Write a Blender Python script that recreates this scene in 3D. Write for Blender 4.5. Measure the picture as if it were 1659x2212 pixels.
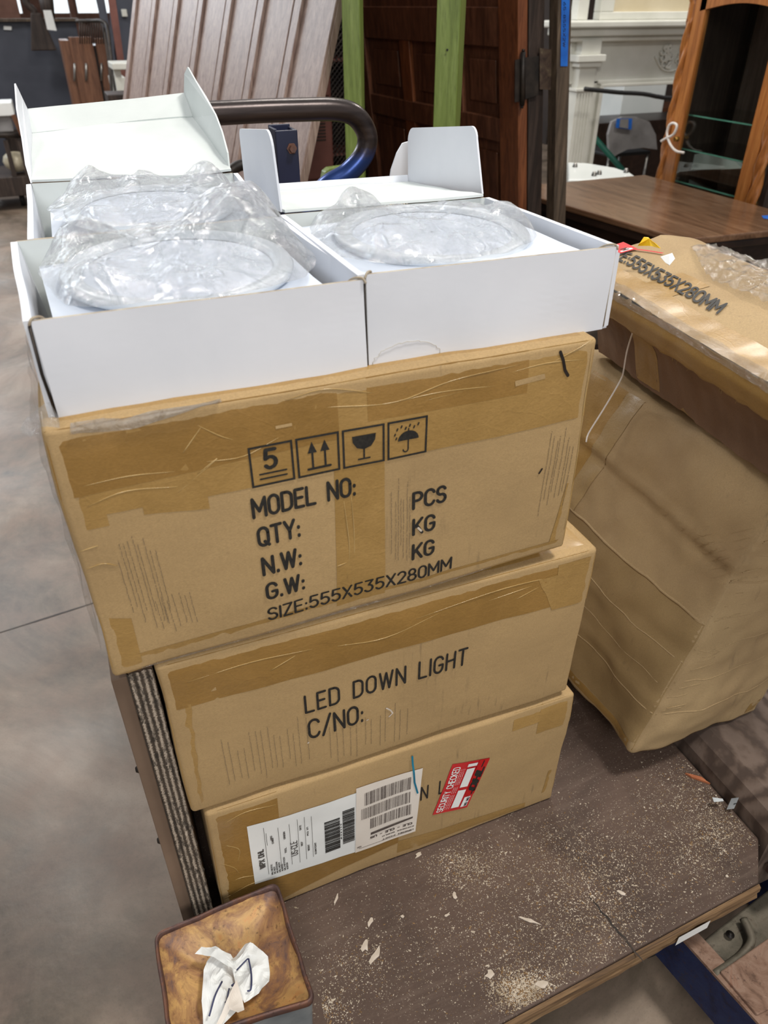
import bpy, bmesh, math, random
from mathutils import Vector, Matrix, noise
PI = math.pi
V = Vector
for o in list(bpy.data.objects): bpy.data.objects.remove(o)
scn = bpy.context.scene
COL = scn.collection

# ------------------------------------------------------------------ camera
CAM = V((0.06165, -0.6106, 1.46374))
RIGHT = V((0.92765431, -0.37343559, -0.00182789)); DOWN = V((-0.21243479, -0.5236727, -0.8250081)); FWD = V((0.30713017, 0.76571062, -0.56511795))
FPX = 1601.6
cd = bpy.data.cameras.new('camera'); cam = bpy.data.objects.new('camera', cd); COL.objects.link(cam)
cd.sensor_fit = 'VERTICAL'; cd.sensor_height = 36; cd.lens = 36 * FPX / 2212
cd.clip_start = .02; cd.clip_end = 100
m = Matrix((RIGHT, -DOWN, -FWD)).transposed().to_4x4(); m.translation = CAM
cam.matrix_world = m
cd.dof.use_dof = True; cd.dof.focus_distance = 1.05; cd.dof.aperture_fstop = 7.5
scn.camera = cam

def U(px, py, x=None, y=None, z=None):
    """world point where the sight line through a photo pixel meets a plane x=, y= or z="""
    d = RIGHT * ((px - 829.5) / FPX) + DOWN * ((py - 1106) / FPX) + FWD
    if x is not None: t = (x - CAM.x) / d.x
    elif y is not None: t = (y - CAM.y) / d.y
    else: t = (z - CAM.z) / d.z
    return CAM + d * t

# ------------------------------------------------------------------ world, lamps, exposure
w = bpy.data.worlds.new('world'); scn.world = w; w.use_nodes = True
w.node_tree.nodes['Background'].inputs[0].default_value = (.95, .97, 1, 1)
w.node_tree.nodes['Background'].inputs[1].default_value = .47
scn.view_settings.view_transform = 'Standard'; scn.view_settings.look = 'None'
scn.view_settings.exposure = -0.55; scn.view_settings.gamma = 1

def area(name, loc, size, power, target=(0, 0, 0), color=(1, 1, 1), size_y=None):
    l = bpy.data.lights.new(name, 'AREA'); l.energy = power; l.color = color
    l.shape = 'RECTANGLE'; l.size = size; l.size_y = size_y or size
    o = bpy.data.objects.new(name, l); COL.objects.link(o); o.location = loc
    o.rotation_euler = (V(target) - V(loc)).to_track_quat('-Z', 'Y').to_euler()
    return o
area('key_lamp', (1.35, -.75, 4.2), .45, 118, (.5, .1, .6), (1, .95, .88))
area('aisle_lamp', (-.4, -3.4, 3.1), 1.2, 105, (.3, .3, .9), (1, .97, .93))
area('hall_lamp_near', (1.8, 3.2, 4.6), 1.2, 120, (1.6, 2.6, .4), (1, .95, .88), .4)
area('hall_lamp_left', (-1.0, 4.4, 4.6), 1.2, 155, (-.4, 4.4, 0), (1, .96, .92), .4)
area('hall_lamp_far', (4.2, 3.0, 4.4), 1.0, 130, (3.4, 4.0, .8), (1, .95, .88), .4)
area('window_daylight', (-2.6, 8.5, 3.6), 3.0, 210, (1.0, 1.5, .8), (.86, .93, 1), 2.0)
area('window_daylight_back', (.3, 15.2, 3.2), 3.5, 200, (.5, 4, .8), (.86, .93, 1), 1.8)

# ------------------------------------------------------------------ materials
MATS = {}
def srgb(r, g, b):
    f = lambda c: (c / 255) / 12.92 if c / 255 <= .04045 else ((c / 255 + .055) / 1.055) ** 2.4
    return (f(r), f(g), f(b), 1)
class NT:
    def __init__(s, name):
        s.m = bpy.data.materials.new(name); s.m.use_nodes = True; s.t = s.m.node_tree; s.n = s.t.nodes
        s.b = s.n['Principled BSDF']; s.out = s.n['Material Output']
    def new(s, typ, **k):
        n = s.n.new(typ)
        for a, v in k.items():
            if a.startswith('i_'): n.inputs[int(a[2:])].default_value = v
            else: setattr(n, a, v)
        return n
    def l(s, a, b): s.t.links.new(a, b)
    def coord(s, scale=(1, 1, 1), kind='Object', rot=(0, 0, 0)):
        t = s.new('ShaderNodeTexCoord'); mp = s.new('ShaderNodeMapping')
        mp.inputs['Scale'].default_value = scale; mp.inputs['Rotation'].default_value = rot
        s.l(t.outputs[kind], mp.inputs[0]); return mp.outputs[0]
    def noise(s, co, scale, detail=4, rough=.55, dist=0):
        n = s.new('ShaderNodeTexNoise'); s.l(co, n.inputs['Vector'])
        n.inputs['Scale'].default_value = scale; n.inputs['Detail'].default_value = detail
        n.inputs['Roughness'].default_value = rough; n.inputs['Distortion'].default_value = dist
        return n.outputs['Fac']
    def ramp(s, f, stops):
        r = s.new('ShaderNodeValToRGB'); s.l(f, r.inputs[0]); e = r.color_ramp.elements
        while len(e) < len(stops): e.new(.5)
        for q, (p, c) in zip(e, stops): q.position = p; q.color = c if len(c) == 4 else (*c, 1)
        return r.outputs[0]
    def mix(s, f, a, b, typ='MIX'):
        n = s.new('ShaderNodeMixRGB', blend_type=typ)
        for i, v in ((0, f), (1, a), (2, b)):
            if isinstance(v, bpy.types.NodeSocket): s.l(v, n.inputs[i])
            else: n.inputs[i].default_value = v
        return n.outputs[0]
    def bump(s, h, strength=.3, dist=.002, prev=None):
        n = s.new('ShaderNodeBump'); n.inputs['Strength'].default_value = strength; n.inputs['Distance'].default_value = dist
        s.l(h, n.inputs['Height'])
        if prev: s.l(prev, n.inputs['Normal'])
        return n.outputs[0]
    def set(s, color=None, rough=None, normal=None, **k):
        for nm, v in (('Base Color', color), ('Roughness', rough), ('Normal', normal)):
            if v is None: continue
            if isinstance(v, bpy.types.NodeSocket): s.l(v, s.b.inputs[nm])
            else: s.b.inputs[nm].default_value = v
        for a, v in k.items(): s.b.inputs[a.replace('_', ' ')].default_value = v
        return s.m
W1 = (1, 1, 1, 1); K0 = (0, 0, 0, 1)

def mottled(name, c1, c2, scale=8, rough=.6, bump=.15, bs=60, metal=0, stretch=(1, 1, 1), bd=.001, **k):
    s = NT(name); co = s.coord(stretch)
    col = s.ramp(s.noise(co, scale, 6), [(.35, c1), (.65, c2)])
    return s.set(col, rough, s.bump(s.noise(co, bs, 3), bump, bd), Metallic=metal, **k)

def cardboard(name, base, dark, rib=(1, 0, 0), dirt=.35):
    s = NT(name); co = s.coord()
    fib = s.noise(s.coord((1, 1, 3)), 420, 3, .7)
    col = s.ramp(fib, [(.3, [c * .82 for c in base[:3]]), (.7, [c * 1.08 for c in base[:3]])])
    big = s.noise(co, 5, 5, .6, .3)
    col = s.mix(s.ramp(big, [(.42, K0), (.75, (dirt,) * 3)]), col, dark)
    scr = s.noise(s.coord((130, 130, 9)), 1, 4, .7)      # rubbed dark strokes
    msk = s.noise(co, 9, 2)
    n = s.new('ShaderNodeMath', operation='MULTIPLY'); s.l(s.ramp(scr, [(.56, K0), (.72, W1)]), n.inputs[0]); s.l(s.ramp(msk, [(.55, K0), (.68, (.5,) * 3)]), n.inputs[1])
    col = s.mix(n.outputs[0], col, srgb(70, 62, 50))
    wv = s.new('ShaderNodeTexWave', bands_direction='X'); s.l(s.coord(rib), wv.inputs[0]); wv.inputs['Scale'].default_value = 42; wv.inputs['Distortion'].default_value = .6
    b = s.bump(wv.outputs['Fac'], .06, .002); b = s.bump(s.noise(co, 26, 5, .6), .35, .003, b); b = s.bump(fib, .1, .0008, b)
    return s.set(col, .78, b)
MATS['kraft'] = cardboard('kraft_cardboard', srgb(182, 152, 106), srgb(140, 115, 80))
MATS['kraft_red'] = cardboard('worn_cardboard', srgb(174, 148, 108), srgb(136, 110, 78), (0, 1, 0), .6)
MATS['kraft_shaded'] = cardboard('shaded_cardboard', srgb(138, 110, 88), srgb(98, 74, 58), (0, 1, 0), .8)  # darker card colour carries the shade of a downward-facing side

def tape(name, c1, c2, rough=.25):
    s = NT(name); co = s.coord()
    col = s.ramp(s.noise(co, 11, 5, .6, .5), [(.3, c1), (.7, c2)])
    col = s.mix(s.ramp(s.noise(s.coord((1, 1, 3)), 300, 3), [(.35, (.25,) * 3), (.6, K0)]), col, [c * .6 for c in c1[:3]] + [1])
    v = s.new('ShaderNodeTexVoronoi', feature='DISTANCE_TO_EDGE'); nn = s.new('ShaderNodeTexNoise'); s.l(co, nn.inputs[0]); nn.inputs['Scale'].default_value = 8
    mm = s.mix(.12, co, nn.outputs['Color']); s.l(mm, v.inputs['Vector']); v.inputs['Scale'].default_value = 26
    cr = s.ramp(v.outputs['Distance'], [(0, W1), (.035, K0)])
    b = s.bump(cr, .12, .0008); b = s.bump(s.noise(s.coord((22, 22, 40)), 1, 6, .7, .3), .35, .003, b)
    m = s.set(col, rough, b); s.b.inputs['Coat Weight'].default_value = .25; s.b.inputs['Coat Roughness'].default_value = .18
    return m
MATS['tape'] = tape('brown_packing_tape', srgb(158, 124, 68), srgb(174, 139, 82), .38)
MATS['tape_dark'] = tape('overlapped_packing_tape', srgb(140, 106, 52), srgb(158, 121, 64), .34)

def film(name, tint=(.93, .96, 1, 1), dens=.22, bs=22, strength=.9, refl=.07):
    s = NT(name); co = s.coord()
    v = s.noise(co, bs, 7, .62, 2.2)
    v2 = s.new('ShaderNodeTexVoronoi', feature='DISTANCE_TO_EDGE')
    nn = s.new('ShaderNodeTexNoise'); s.l(co, nn.inputs[0]); nn.inputs['Scale'].default_value = 12
    s.l(s.mix(.15, co, nn.outputs['Color']), v2.inputs['Vector']); v2.inputs['Scale'].default_value = 16
    b = s.bump(v, strength, .018); b = s.bump(s.ramp(v2.outputs['Distance'], [(0, W1), (.05, K0)]), .9, .004, b); b = s.bump(s.noise(co, 75, 4, .6, 1), .6, .004, b)
    gl = s.new('ShaderNodeBsdfGlossy'); gl.inputs['Roughness'].default_value = .12; s.l(b, gl.inputs['Normal'])
    tr = s.new('ShaderNodeBsdfTransparent'); tr.inputs[0].default_value = (.985, .99, 1, 1)
    df = s.new('ShaderNodeBsdfTranslucent'); df.inputs[0].default_value = tint; s.l(b, df.inputs['Normal'])
    d2 = s.new('ShaderNodeBsdfDiffuse'); d2.inputs[0].default_value = tint; s.l(b, d2.inputs['Normal'])
    dm = s.new('ShaderNodeMixShader'); dm.inputs[0].default_value = .5; s.l(df.outputs[0], dm.inputs[1]); s.l(d2.outputs[0], dm.inputs[2])
    a = s.new('ShaderNodeMixShader')
    s.l(s.ramp(s.noise(co, 14, 5, .7, 1), [(.35, (dens * .3,) * 3), (.7, (dens,) * 3)]), a.inputs[0]); s.l(tr.outputs[0], a.inputs[1]); s.l(dm.outputs[0], a.inputs[2])
    lw = s.new('ShaderNodeLayerWeight'); lw.inputs[0].default_value = .5; s.l(b, lw.inputs['Normal'])
    pw = s.new('ShaderNodeMath', operation='POWER'); s.l(lw.outputs['Facing'], pw.inputs[0]); pw.inputs[1].default_value = 3.0
    fm = s.new('ShaderNodeMath', operation='MULTIPLY_ADD'); s.l(pw.outputs[0], fm.inputs[0]); fm.inputs[1].default_value = .45; fm.inputs[2].default_value = refl
    g = s.new('ShaderNodeMixShader'); s.l(fm.outputs[0], g.inputs[0]); s.l(a.outputs[0], g.inputs[1]); s.l(gl.outputs[0], g.inputs[2])
    s.l(g.outputs[0], s.out.inputs[0]); return s.m
MATS['film'] = film('clear_crinkled_film', (.95, .97, .98, 1), .42, 20, 1.0, .17)
MATS['wrap'] = film('clear_stretch_wrap', (.93, .89, .82, 1), .13, 34, 1.0, .10)

MATS['white_card'] = mottled('white_card', srgb(214, 218, 226), srgb(226, 229, 236), 4, .55, .12, 30, bd=.002)
MATS['white_card_in'] = mottled('white_card_inside', srgb(200, 207, 206), srgb(214, 220, 219), 5, .7, .15, 25, bd=.002)
MATS['card_edge'] = mottled('raw_card_edge', srgb(150, 135, 115), srgb(190, 180, 160), 60, .9)
MATS['foam'] = mottled('white_liner', srgb(208, 217, 230), srgb(219, 227, 240), 6, .6, .1, 30)
MATS['lamp_white'] = mottled('white_enamel', srgb(206, 213, 220), srgb(214, 221, 228), 3, .3, .02)
MATS['ink'] = mottled('black_ink', srgb(26, 25, 24), srgb(44, 42, 38), 300, .6, .05)
MATS['ink_soft'] = mottled('grey_ink', srgb(70, 68, 66), srgb(105, 102, 98), 300, .6, .05)
MATS['blue_ink'] = mottled('blue_marker', srgb(20, 110, 140), srgb(30, 135, 165), 30, .5)
MATS['navy_ink'] = mottled('navy_marker', srgb(35, 38, 70), srgb(60, 66, 105), 30, .5)
MATS['paper'] = mottled('white_paper', srgb(232, 234, 232), srgb(242, 244, 242), 8, .6, .2, 20, bd=.002)
MATS['paper_warm'] = mottled('cream_paper', srgb(226, 216, 204), srgb(234, 226, 216), 8, .6, .1, 20)
MATS['red'] = mottled('red_sticker', srgb(200, 40, 45), srgb(212, 52, 55), 12, .4)
MATS['red_dark'] = mottled('deep_red_print', srgb(190, 20, 25), srgb(205, 28, 30), 12, .4)
MATS['yellow'] = mottled('yellow_plastic', srgb(235, 185, 20), srgb(245, 205, 40), 20, .4)
MATS['blue_tape'] = mottled('blue_masking_tape', srgb(25, 95, 190), srgb(35, 115, 215), 20, .6)

def concrete():
    s = NT('polished_concrete'); co = s.coord()
    col = s.ramp(s.noise(co, 1.8, 10, .70, .8), [(.36, srgb(82, 72, 60)), (.5, srgb(118, 104, 89)), (.64, srgb(150, 133, 116))])
    col = s.mix(s.ramp(s.noise(co, 6, 8, .72), [(.42, K0), (.70, (.5,) * 3)]), col, srgb(146, 122, 108))
    col = s.mix(s.ramp(s.noise(co, 210, 3, .6), [(.25, (.35,) * 3), (.45, K0)]), col, srgb(88, 82, 74))
    b = s.bump(s.noise(co, 45, 5), .2, .002)
    r = s.ramp(s.noise(co, 3, 5), [(.3, (.32,) * 3), (.7, (.55,) * 3)])
    return s.set(col, r, b)
MATS['concrete'] = concrete()

def deckmat():
    s = NT('worn_brown_plywood_deck'); co = s.coord()
    col = s.ramp(s.noise(co, 5, 7, .65, .5), [(.25, srgb(62, 48, 40)), (.5, srgb(86, 68, 58)), (.75, srgb(108, 88, 76))])
    gr = s.noise(s.coord((4, 60, 60)), 1.2, 6, .7, .4)
    col = s.mix(s.ramp(gr, [(.5, K0), (.8, (.35,) * 3)]), col, srgb(140, 122, 108))
    col = s.mix(s.ramp(s.noise(co, 2.6, 4), [(.55, K0), (.75, (.7,) * 3)]), col, srgb(58, 44, 36))
    col = s.mix(s.ramp(s.noise(co, 380, 2, .6), [(.64, K0), (.72, (.7,) * 3)]), col, srgb(176, 164, 146))
    b = s.bump(s.noise(co, 90, 5, .7), .4, .002); b = s.bump(s.noise(co, 9, 3), .3, .006, b)
    return s.set(col, .72, b)
MATS['deck'] = deckmat()

def wood(name, c1, c2, c3, grain=(30, 30, 1.5), sc=1.6, rough=.45, dist=1.2, bump=.25, knots=False):
    s = NT(name); co = s.coord(grain)
    col = s.ramp(s.noise(co, sc, 8, .65, dist), [(.3, c1), (.5, c2), (.72, c3)])
    fine = s.noise(s.coord(tuple(g * 5 for g in grain)), sc, 3, .7)
    col = s.mix(s.ramp(fine, [(.3, (.5,) * 3), (.5, K0)]), col, [c * .55 for c in c1[:3]] + [1])
    return s.set(col, rough, s.bump(fine, bump, .001))
MATS['oak_pink'] = wood('limed_oak', srgb(128, 104, 96), srgb(160, 138, 128), srgb(186, 164, 152), (45, 45, 2), 1.2, .4)
MATS['oak_shade'] = wood('batten_shade_brown', srgb(50, 36, 30), srgb(66, 50, 42), srgb(80, 62, 54))  # dark brown that paints the shade beside each batten
MATS['mahogany'] = wood('dark_door_wood', srgb(64, 38, 26), srgb(96, 60, 42), srgb(128, 84, 60), (18, 18, 2.5), 1.5, .35)
MATS['mahogany_red'] = wood('reddish_door_wood', srgb(82, 44, 26), srgb(118, 68, 40), srgb(142, 86, 52), (30, 30, 2), 1.5, .35)
MATS['dark_wood'] = wood('weathered_dark_wood', srgb(32, 24, 20), srgb(54, 42, 36), srgb(78, 64, 56), (30, 30, 2), 1.3, .6)
MATS['grey_wood'] = wood('rough_grey_brown_wood', srgb(50, 40, 32), srgb(88, 74, 60), srgb(122, 104, 86), (30, 30, 2), 1.3, .7)
MATS['oak'] = wood('honey_oak', srgb(132, 78, 34), srgb(172, 108, 54), srgb(194, 132, 72), (40, 40, 2), 1.2, .35)
MATS['table'] = wood('brown_table_top', srgb(88, 62, 44), srgb(116, 86, 64), srgb(136, 106, 82), (14, 1.5, 14), 1.2, .2)
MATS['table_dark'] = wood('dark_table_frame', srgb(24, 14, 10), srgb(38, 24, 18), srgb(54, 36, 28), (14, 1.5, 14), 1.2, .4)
MATS['drawer_wood'] = wood('brown_drawer_front', srgb(84, 52, 34), srgb(112, 74, 52), srgb(134, 92, 66), (25, 25, 2), 1.2, .5)
MATS['green'] = wood('green_painted_timber', srgb(96, 112, 50), srgb(112, 130, 62), srgb(132, 148, 82), (30, 30, 2.5), 1.4, .4, 1.0, .3)
MATS['beam'] = None
def knotted():
    s = NT('knotted_timber'); t = s.new('ShaderNodeTexCoord'); mp = s.new('ShaderNodeMapping')
    mp.inputs['Location'].default_value = (-.055, -.115, -.0); mp.inputs['Scale'].default_value = (1, .75, .35); s.l(t.outputs['Object'], mp.inputs[0])
    nn = s.new('ShaderNodeTexNoise'); s.l(mp.outputs[0], nn.inputs[0]); nn.inputs['Scale'].default_value = 11; nn.inputs['Detail'].default_value = 5
    ln = s.new('ShaderNodeVectorMath', operation='LENGTH'); s.l(mp.outputs[0], ln.inputs[0])
    ad = s.new('ShaderNodeMath', operation='MULTIPLY_ADD'); s.l(nn.outputs['Fac'], ad.inputs[0]); ad.inputs[1].default_value = .10; s.l(ln.outputs['Value'], ad.inputs[2])
    sq = s.new('ShaderNodeMath', operation='POWER'); s.l(ad.outputs[0], sq.inputs[0]); sq.inputs[1].default_value = .6
    mu = s.new('ShaderNodeMath', operation='MULTIPLY'); s.l(sq.outputs[0], mu.inputs[0]); mu.inputs[1].default_value = 210
    sn = s.new('ShaderNodeMath', operation='SINE'); s.l(mu.outputs[0], sn.inputs[0])
    f = s.new('ShaderNodeMath', operation='MULTIPLY_ADD'); s.l(sn.outputs[0], f.inputs[0]); f.inputs[1].default_value = .5; f.inputs[2].default_value = .5
    col = s.ramp(f.outputs[0], [(.05, srgb(74, 60, 52)), (.45, srgb(98, 82, 72)), (.95, srgb(112, 96, 86))])
    kn = s.ramp(ln.outputs['Value'], [(.012, W1), (.024, (.45,) * 3), (.05, K0)])
    col = s.mix(kn, col, srgb(150, 138, 128))
    co = s.coord(); col = s.mix(s.ramp(s.noise(co, 8, 5), [(.4, K0), (.7, (.5,) * 3)]), col, srgb(70, 58, 50))
    return s.set(col, .78, s.bump(f.outputs[0], .5, .002))
MATS['beam'] = knotted()
def plyedge():
    s = NT('plywood_edge'); co = s.coord((1, 1, 1))
    wv = s.new('ShaderNodeTexWave', bands_direction='X'); s.l(co, wv.inputs[0]); wv.inputs['Scale'].default_value = 46; wv.inputs['Distortion'].default_value = 2.2; wv.inputs['Detail'].default_value = 4; wv.inputs['Detail Scale'].default_value = 9
    col = s.ramp(wv.outputs['Fac'], [(.2, srgb(72, 62, 52)), (.5, srgb(128, 114, 98)), (.85, srgb(176, 162, 146))])
    col = s.mix(s.ramp(s.noise(s.coord((200, 60, 60)), 1, 5, .7), [(.5, K0), (.62, (.8,) * 3)]), col, srgb(44, 38, 32))
    return s.set(col, .85, s.bump(wv.outputs['Fac'], .6, .003))
MATS['plyedge'] = plyedge()
MATS['ply_face'] = mottled('brown_board_face', srgb(108, 88, 72), srgb(128, 106, 88), 5, .8)
def rust(name, a, b, c, d, metal=.35, rough=.5):
    s = NT(name); co = s.coord()
    col = s.ramp(s.noise(co, 24, 8, .66, .8), [(.34, a), (.45, b), (.58, c), (.75, d)])
    col = s.mix(s.ramp(s.noise(co, 120, 4, .7), [(.3, (.6,) * 3), (.42, K0)]), col, srgb(60, 40, 32))
    return s.set(col, rough, s.bump(s.noise(co, 60, 6, .7), .35, .002), Metallic=metal)
MATS['rust'] = rust('rusty_yellow_steel', srgb(118, 94, 88), srgb(160, 120, 86), srgb(204, 164, 106), srgb(208, 144, 88), .05, .48)
MATS['rust_rim'] = rust('rusty_steel_rim', srgb(70, 52, 50), srgb(92, 70, 66), srgb(118, 80, 62), srgb(96, 76, 72))
MATS['rust_plank'] = rust('rusty_flaking_plate', srgb(96, 72, 58), srgb(132, 102, 84), srgb(150, 122, 104), srgb(128, 76, 50), .1, .8)
MATS['steel_grey'] = rust('dusty_grey_steel', srgb(84, 78, 66), srgb(104, 98, 84), srgb(116, 108, 94), srgb(96, 86, 70), .3, .6)
MATS['navy'] = rust('chipped_navy_steel', srgb(18, 28, 62), srgb(24, 38, 80), srgb(30, 46, 88), srgb(44, 46, 62), .2, .5)
MATS['navy_paint'] = mottled('navy_paint', srgb(18, 24, 50), srgb(24, 32, 64), 6, .45)
def handlemat():
    s = NT('worn_black_tube'); co = s.coord()
    col = s.ramp(s.noise(s.coord((3, 40, 40)), 1, 5, .6), [(.3, srgb(40, 34, 34)), (.7, srgb(84, 74, 72))])
    g = s.new('ShaderNodeSeparateXYZ'); t = s.new('ShaderNodeTexCoord'); s.l(t.outputs['Object'], g.inputs[0])
    ad = s.new('ShaderNodeMath', operation='ADD'); s.l(g.outputs[2], ad.inputs[0]); n = s.new('ShaderNodeMath', operation='MULTIPLY'); s.l(s.noise(co, 30, 4), n.inputs[0]); n.inputs[1].default_value = .05; s.l(n.outputs[0], ad.inputs[1])
    hf = s.new('ShaderNodeMath', operation='MULTIPLY'); s.l(ad.outputs[0], hf.inputs[0]); hf.inputs[1].default_value = .5
    f = s.ramp(hf.outputs[0], [(.614, W1), (.624, K0)])
    col = s.mix(f, col, srgb(38, 62, 120))
    return s.set(col, .3, s.bump(s.noise(co, 40, 4), .15, .002), Metallic=.6)
MATS['tube'] = handlemat()
MATS['metal'] = mottled('dull_steel', srgb(120, 118, 114), srgb(165, 163, 158), 20, .35, metal=.8)
MATS['black_iron'] = mottled('dark_iron', srgb(38, 34, 32), srgb(66, 58, 52), 20, .5, metal=.5)
MATS['locker'] = mottled('red_brown_steel', srgb(104, 62, 54), srgb(126, 80, 70), 6, .5)
MATS['cream'] = mottled('aged_white_paint', srgb(206, 206, 196), srgb(220, 220, 212), 4, .5, .15, 30)
MATS['bathtub'] = mottled('white_porcelain', srgb(232, 238, 236), srgb(240, 244, 242), 4, .12, .02)
MATS['slate'] = mottled('blue_grey_panel', srgb(56, 60, 72), srgb(74, 78, 90), 2, .5)
MATS['brick'] = mottled('brown_brick_wall', srgb(96, 66, 54), srgb(124, 88, 74), 6, .8)
MATS['dark_wall'] = mottled('dim_wall', srgb(52, 44, 40), srgb(78, 66, 60), 1.5, .8)
MATS['grey_fabric'] = mottled('silver_plastic', srgb(120, 118, 118), srgb(150, 148, 148), 5, .35)
MATS['black'] = mottled('black_material', srgb(14, 14, 15), srgb(26, 26, 28), 6, .6)
MATS['teal'] = mottled('green_paint', srgb(10, 80, 66), srgb(16, 100, 82), 6, .5)
MATS['dust'] = mottled('pale_sawdust', srgb(176, 160, 136), srgb(214, 202, 184), 30, .9)
MATS['dust_brown'] = mottled('brown_debris', srgb(118, 92, 62), srgb(150, 120, 84), 30, .9)
MATS['flake'] = mottled('pale_paint_flake', srgb(190, 176, 158), srgb(214, 202, 188), 50, .8)
MATS['orange_wood'] = mottled('orange_splinter', srgb(160, 92, 58), srgb(182, 112, 74), 40, .7)
MATS['steel_pale'] = mottled('galvanised_clip', srgb(150, 155, 158), srgb(180, 184, 186), 30, .4, metal=.4)
MATS['string'] = mottled('white_string', srgb(222, 214, 206), srgb(238, 232, 226), 30, .7)
MATS['brass'] = mottled('brass', srgb(150, 112, 50), srgb(180, 140, 70), 20, .3, metal=.8)
MATS['globe'] = mottled('yellowed_glass_globe', srgb(190, 178, 150), srgb(214, 204, 180), 10, .3)
def glassm():
    s = NT('clear_glass'); g = s.new('ShaderNodeBsdfGlossy'); g.inputs['Roughness'].default_value = .03
    t = s.new('ShaderNodeBsdfTransparent'); t.inputs[0].default_value = (.93, .96, .95, 1)
    lw = s.new('ShaderNodeLayerWeight'); lw.inputs[0].default_value = .5; pw = s.new('ShaderNodeMath', operation='POWER'); s.l(lw.outputs['Facing'], pw.inputs[0]); pw.inputs[1].default_value = 3.5
    fr = s.new('ShaderNodeMath', operation='MULTIPLY_ADD'); s.l(pw.outputs[0], fr.inputs[0]); fr.inputs[1].default_value = .5; fr.inputs[2].default_value = .05; mx = s.new('ShaderNodeMixShader')
    s.l(fr.outputs[0], mx.inputs[0]); s.l(t.outputs[0], mx.inputs[1]); s.l(g.outputs[0], mx.inputs[2]); s.l(mx.outputs[0], s.out.inputs[0]); return s.m
MATS['glass'] = glassm()
MATS['glass_edge'] = mottled('green_glass_edge', srgb(90, 150, 130), srgb(120, 180, 160), 10, .2)
def emis(name, c, p):
    s = NT(name); e = s.new('ShaderNodeEmission'); e.inputs[0].default_value = c; e.inputs[1].default_value = p; s.l(e.outputs[0], s.out.inputs[0]); return s.m
MATS['daylight'] = emis('daylight_pane', (.9, .96, 1, 1), 2.2)

# ------------------------------------------------------------------ object helpers
def wloc(o):
    p = V((0, 0, 0))
    while o is not None: p = p + o.location; o = o.parent
    return p
def build(name, verts, faces, mat, parent=None, smooth=False, mats=None, fm=None):
    """one mesh object; verts are world coordinates"""
    me = bpy.data.meshes.new(name)
    if parent is None:
        vs = [V(v) for v in verts]; o0 = sum(vs, V()) / len(vs); zmin = min(v.z for v in vs); o0 = V((o0.x, o0.y, zmin))
    else: o0 = wloc(parent)
    me.from_pydata([V(v) - o0 for v in verts], [], faces)
    ms = mats or [mat]
    for q in ms: me.materials.append(MATS[q] if isinstance(q, str) else q)
    if fm:
        for p, i in zip(me.polygons, fm): p.material_index = i
    if smooth:
        for p in me.polygons: p.use_smooth = True
    me.validate(); me.update()
    o = bpy.data.objects.new(name, me); COL.objects.link(o)
    if parent is None: o.location = o0
    else: o.parent = parent
    return o
def tag(o, label, cat, group=None, kind=None):
    o['label'] = label; o['category'] = cat
    if group: o['group'] = group
    if kind: o['kind'] = kind
    return o
def thing(name, loc, label, cat, group=None):
    o = bpy.data.objects.new(name, None); o.empty_display_size = .05; COL.objects.link(o); o.location = loc
    return tag(o, label, cat, group)
def struct(o): o['kind'] = 'structure'; return o

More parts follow.
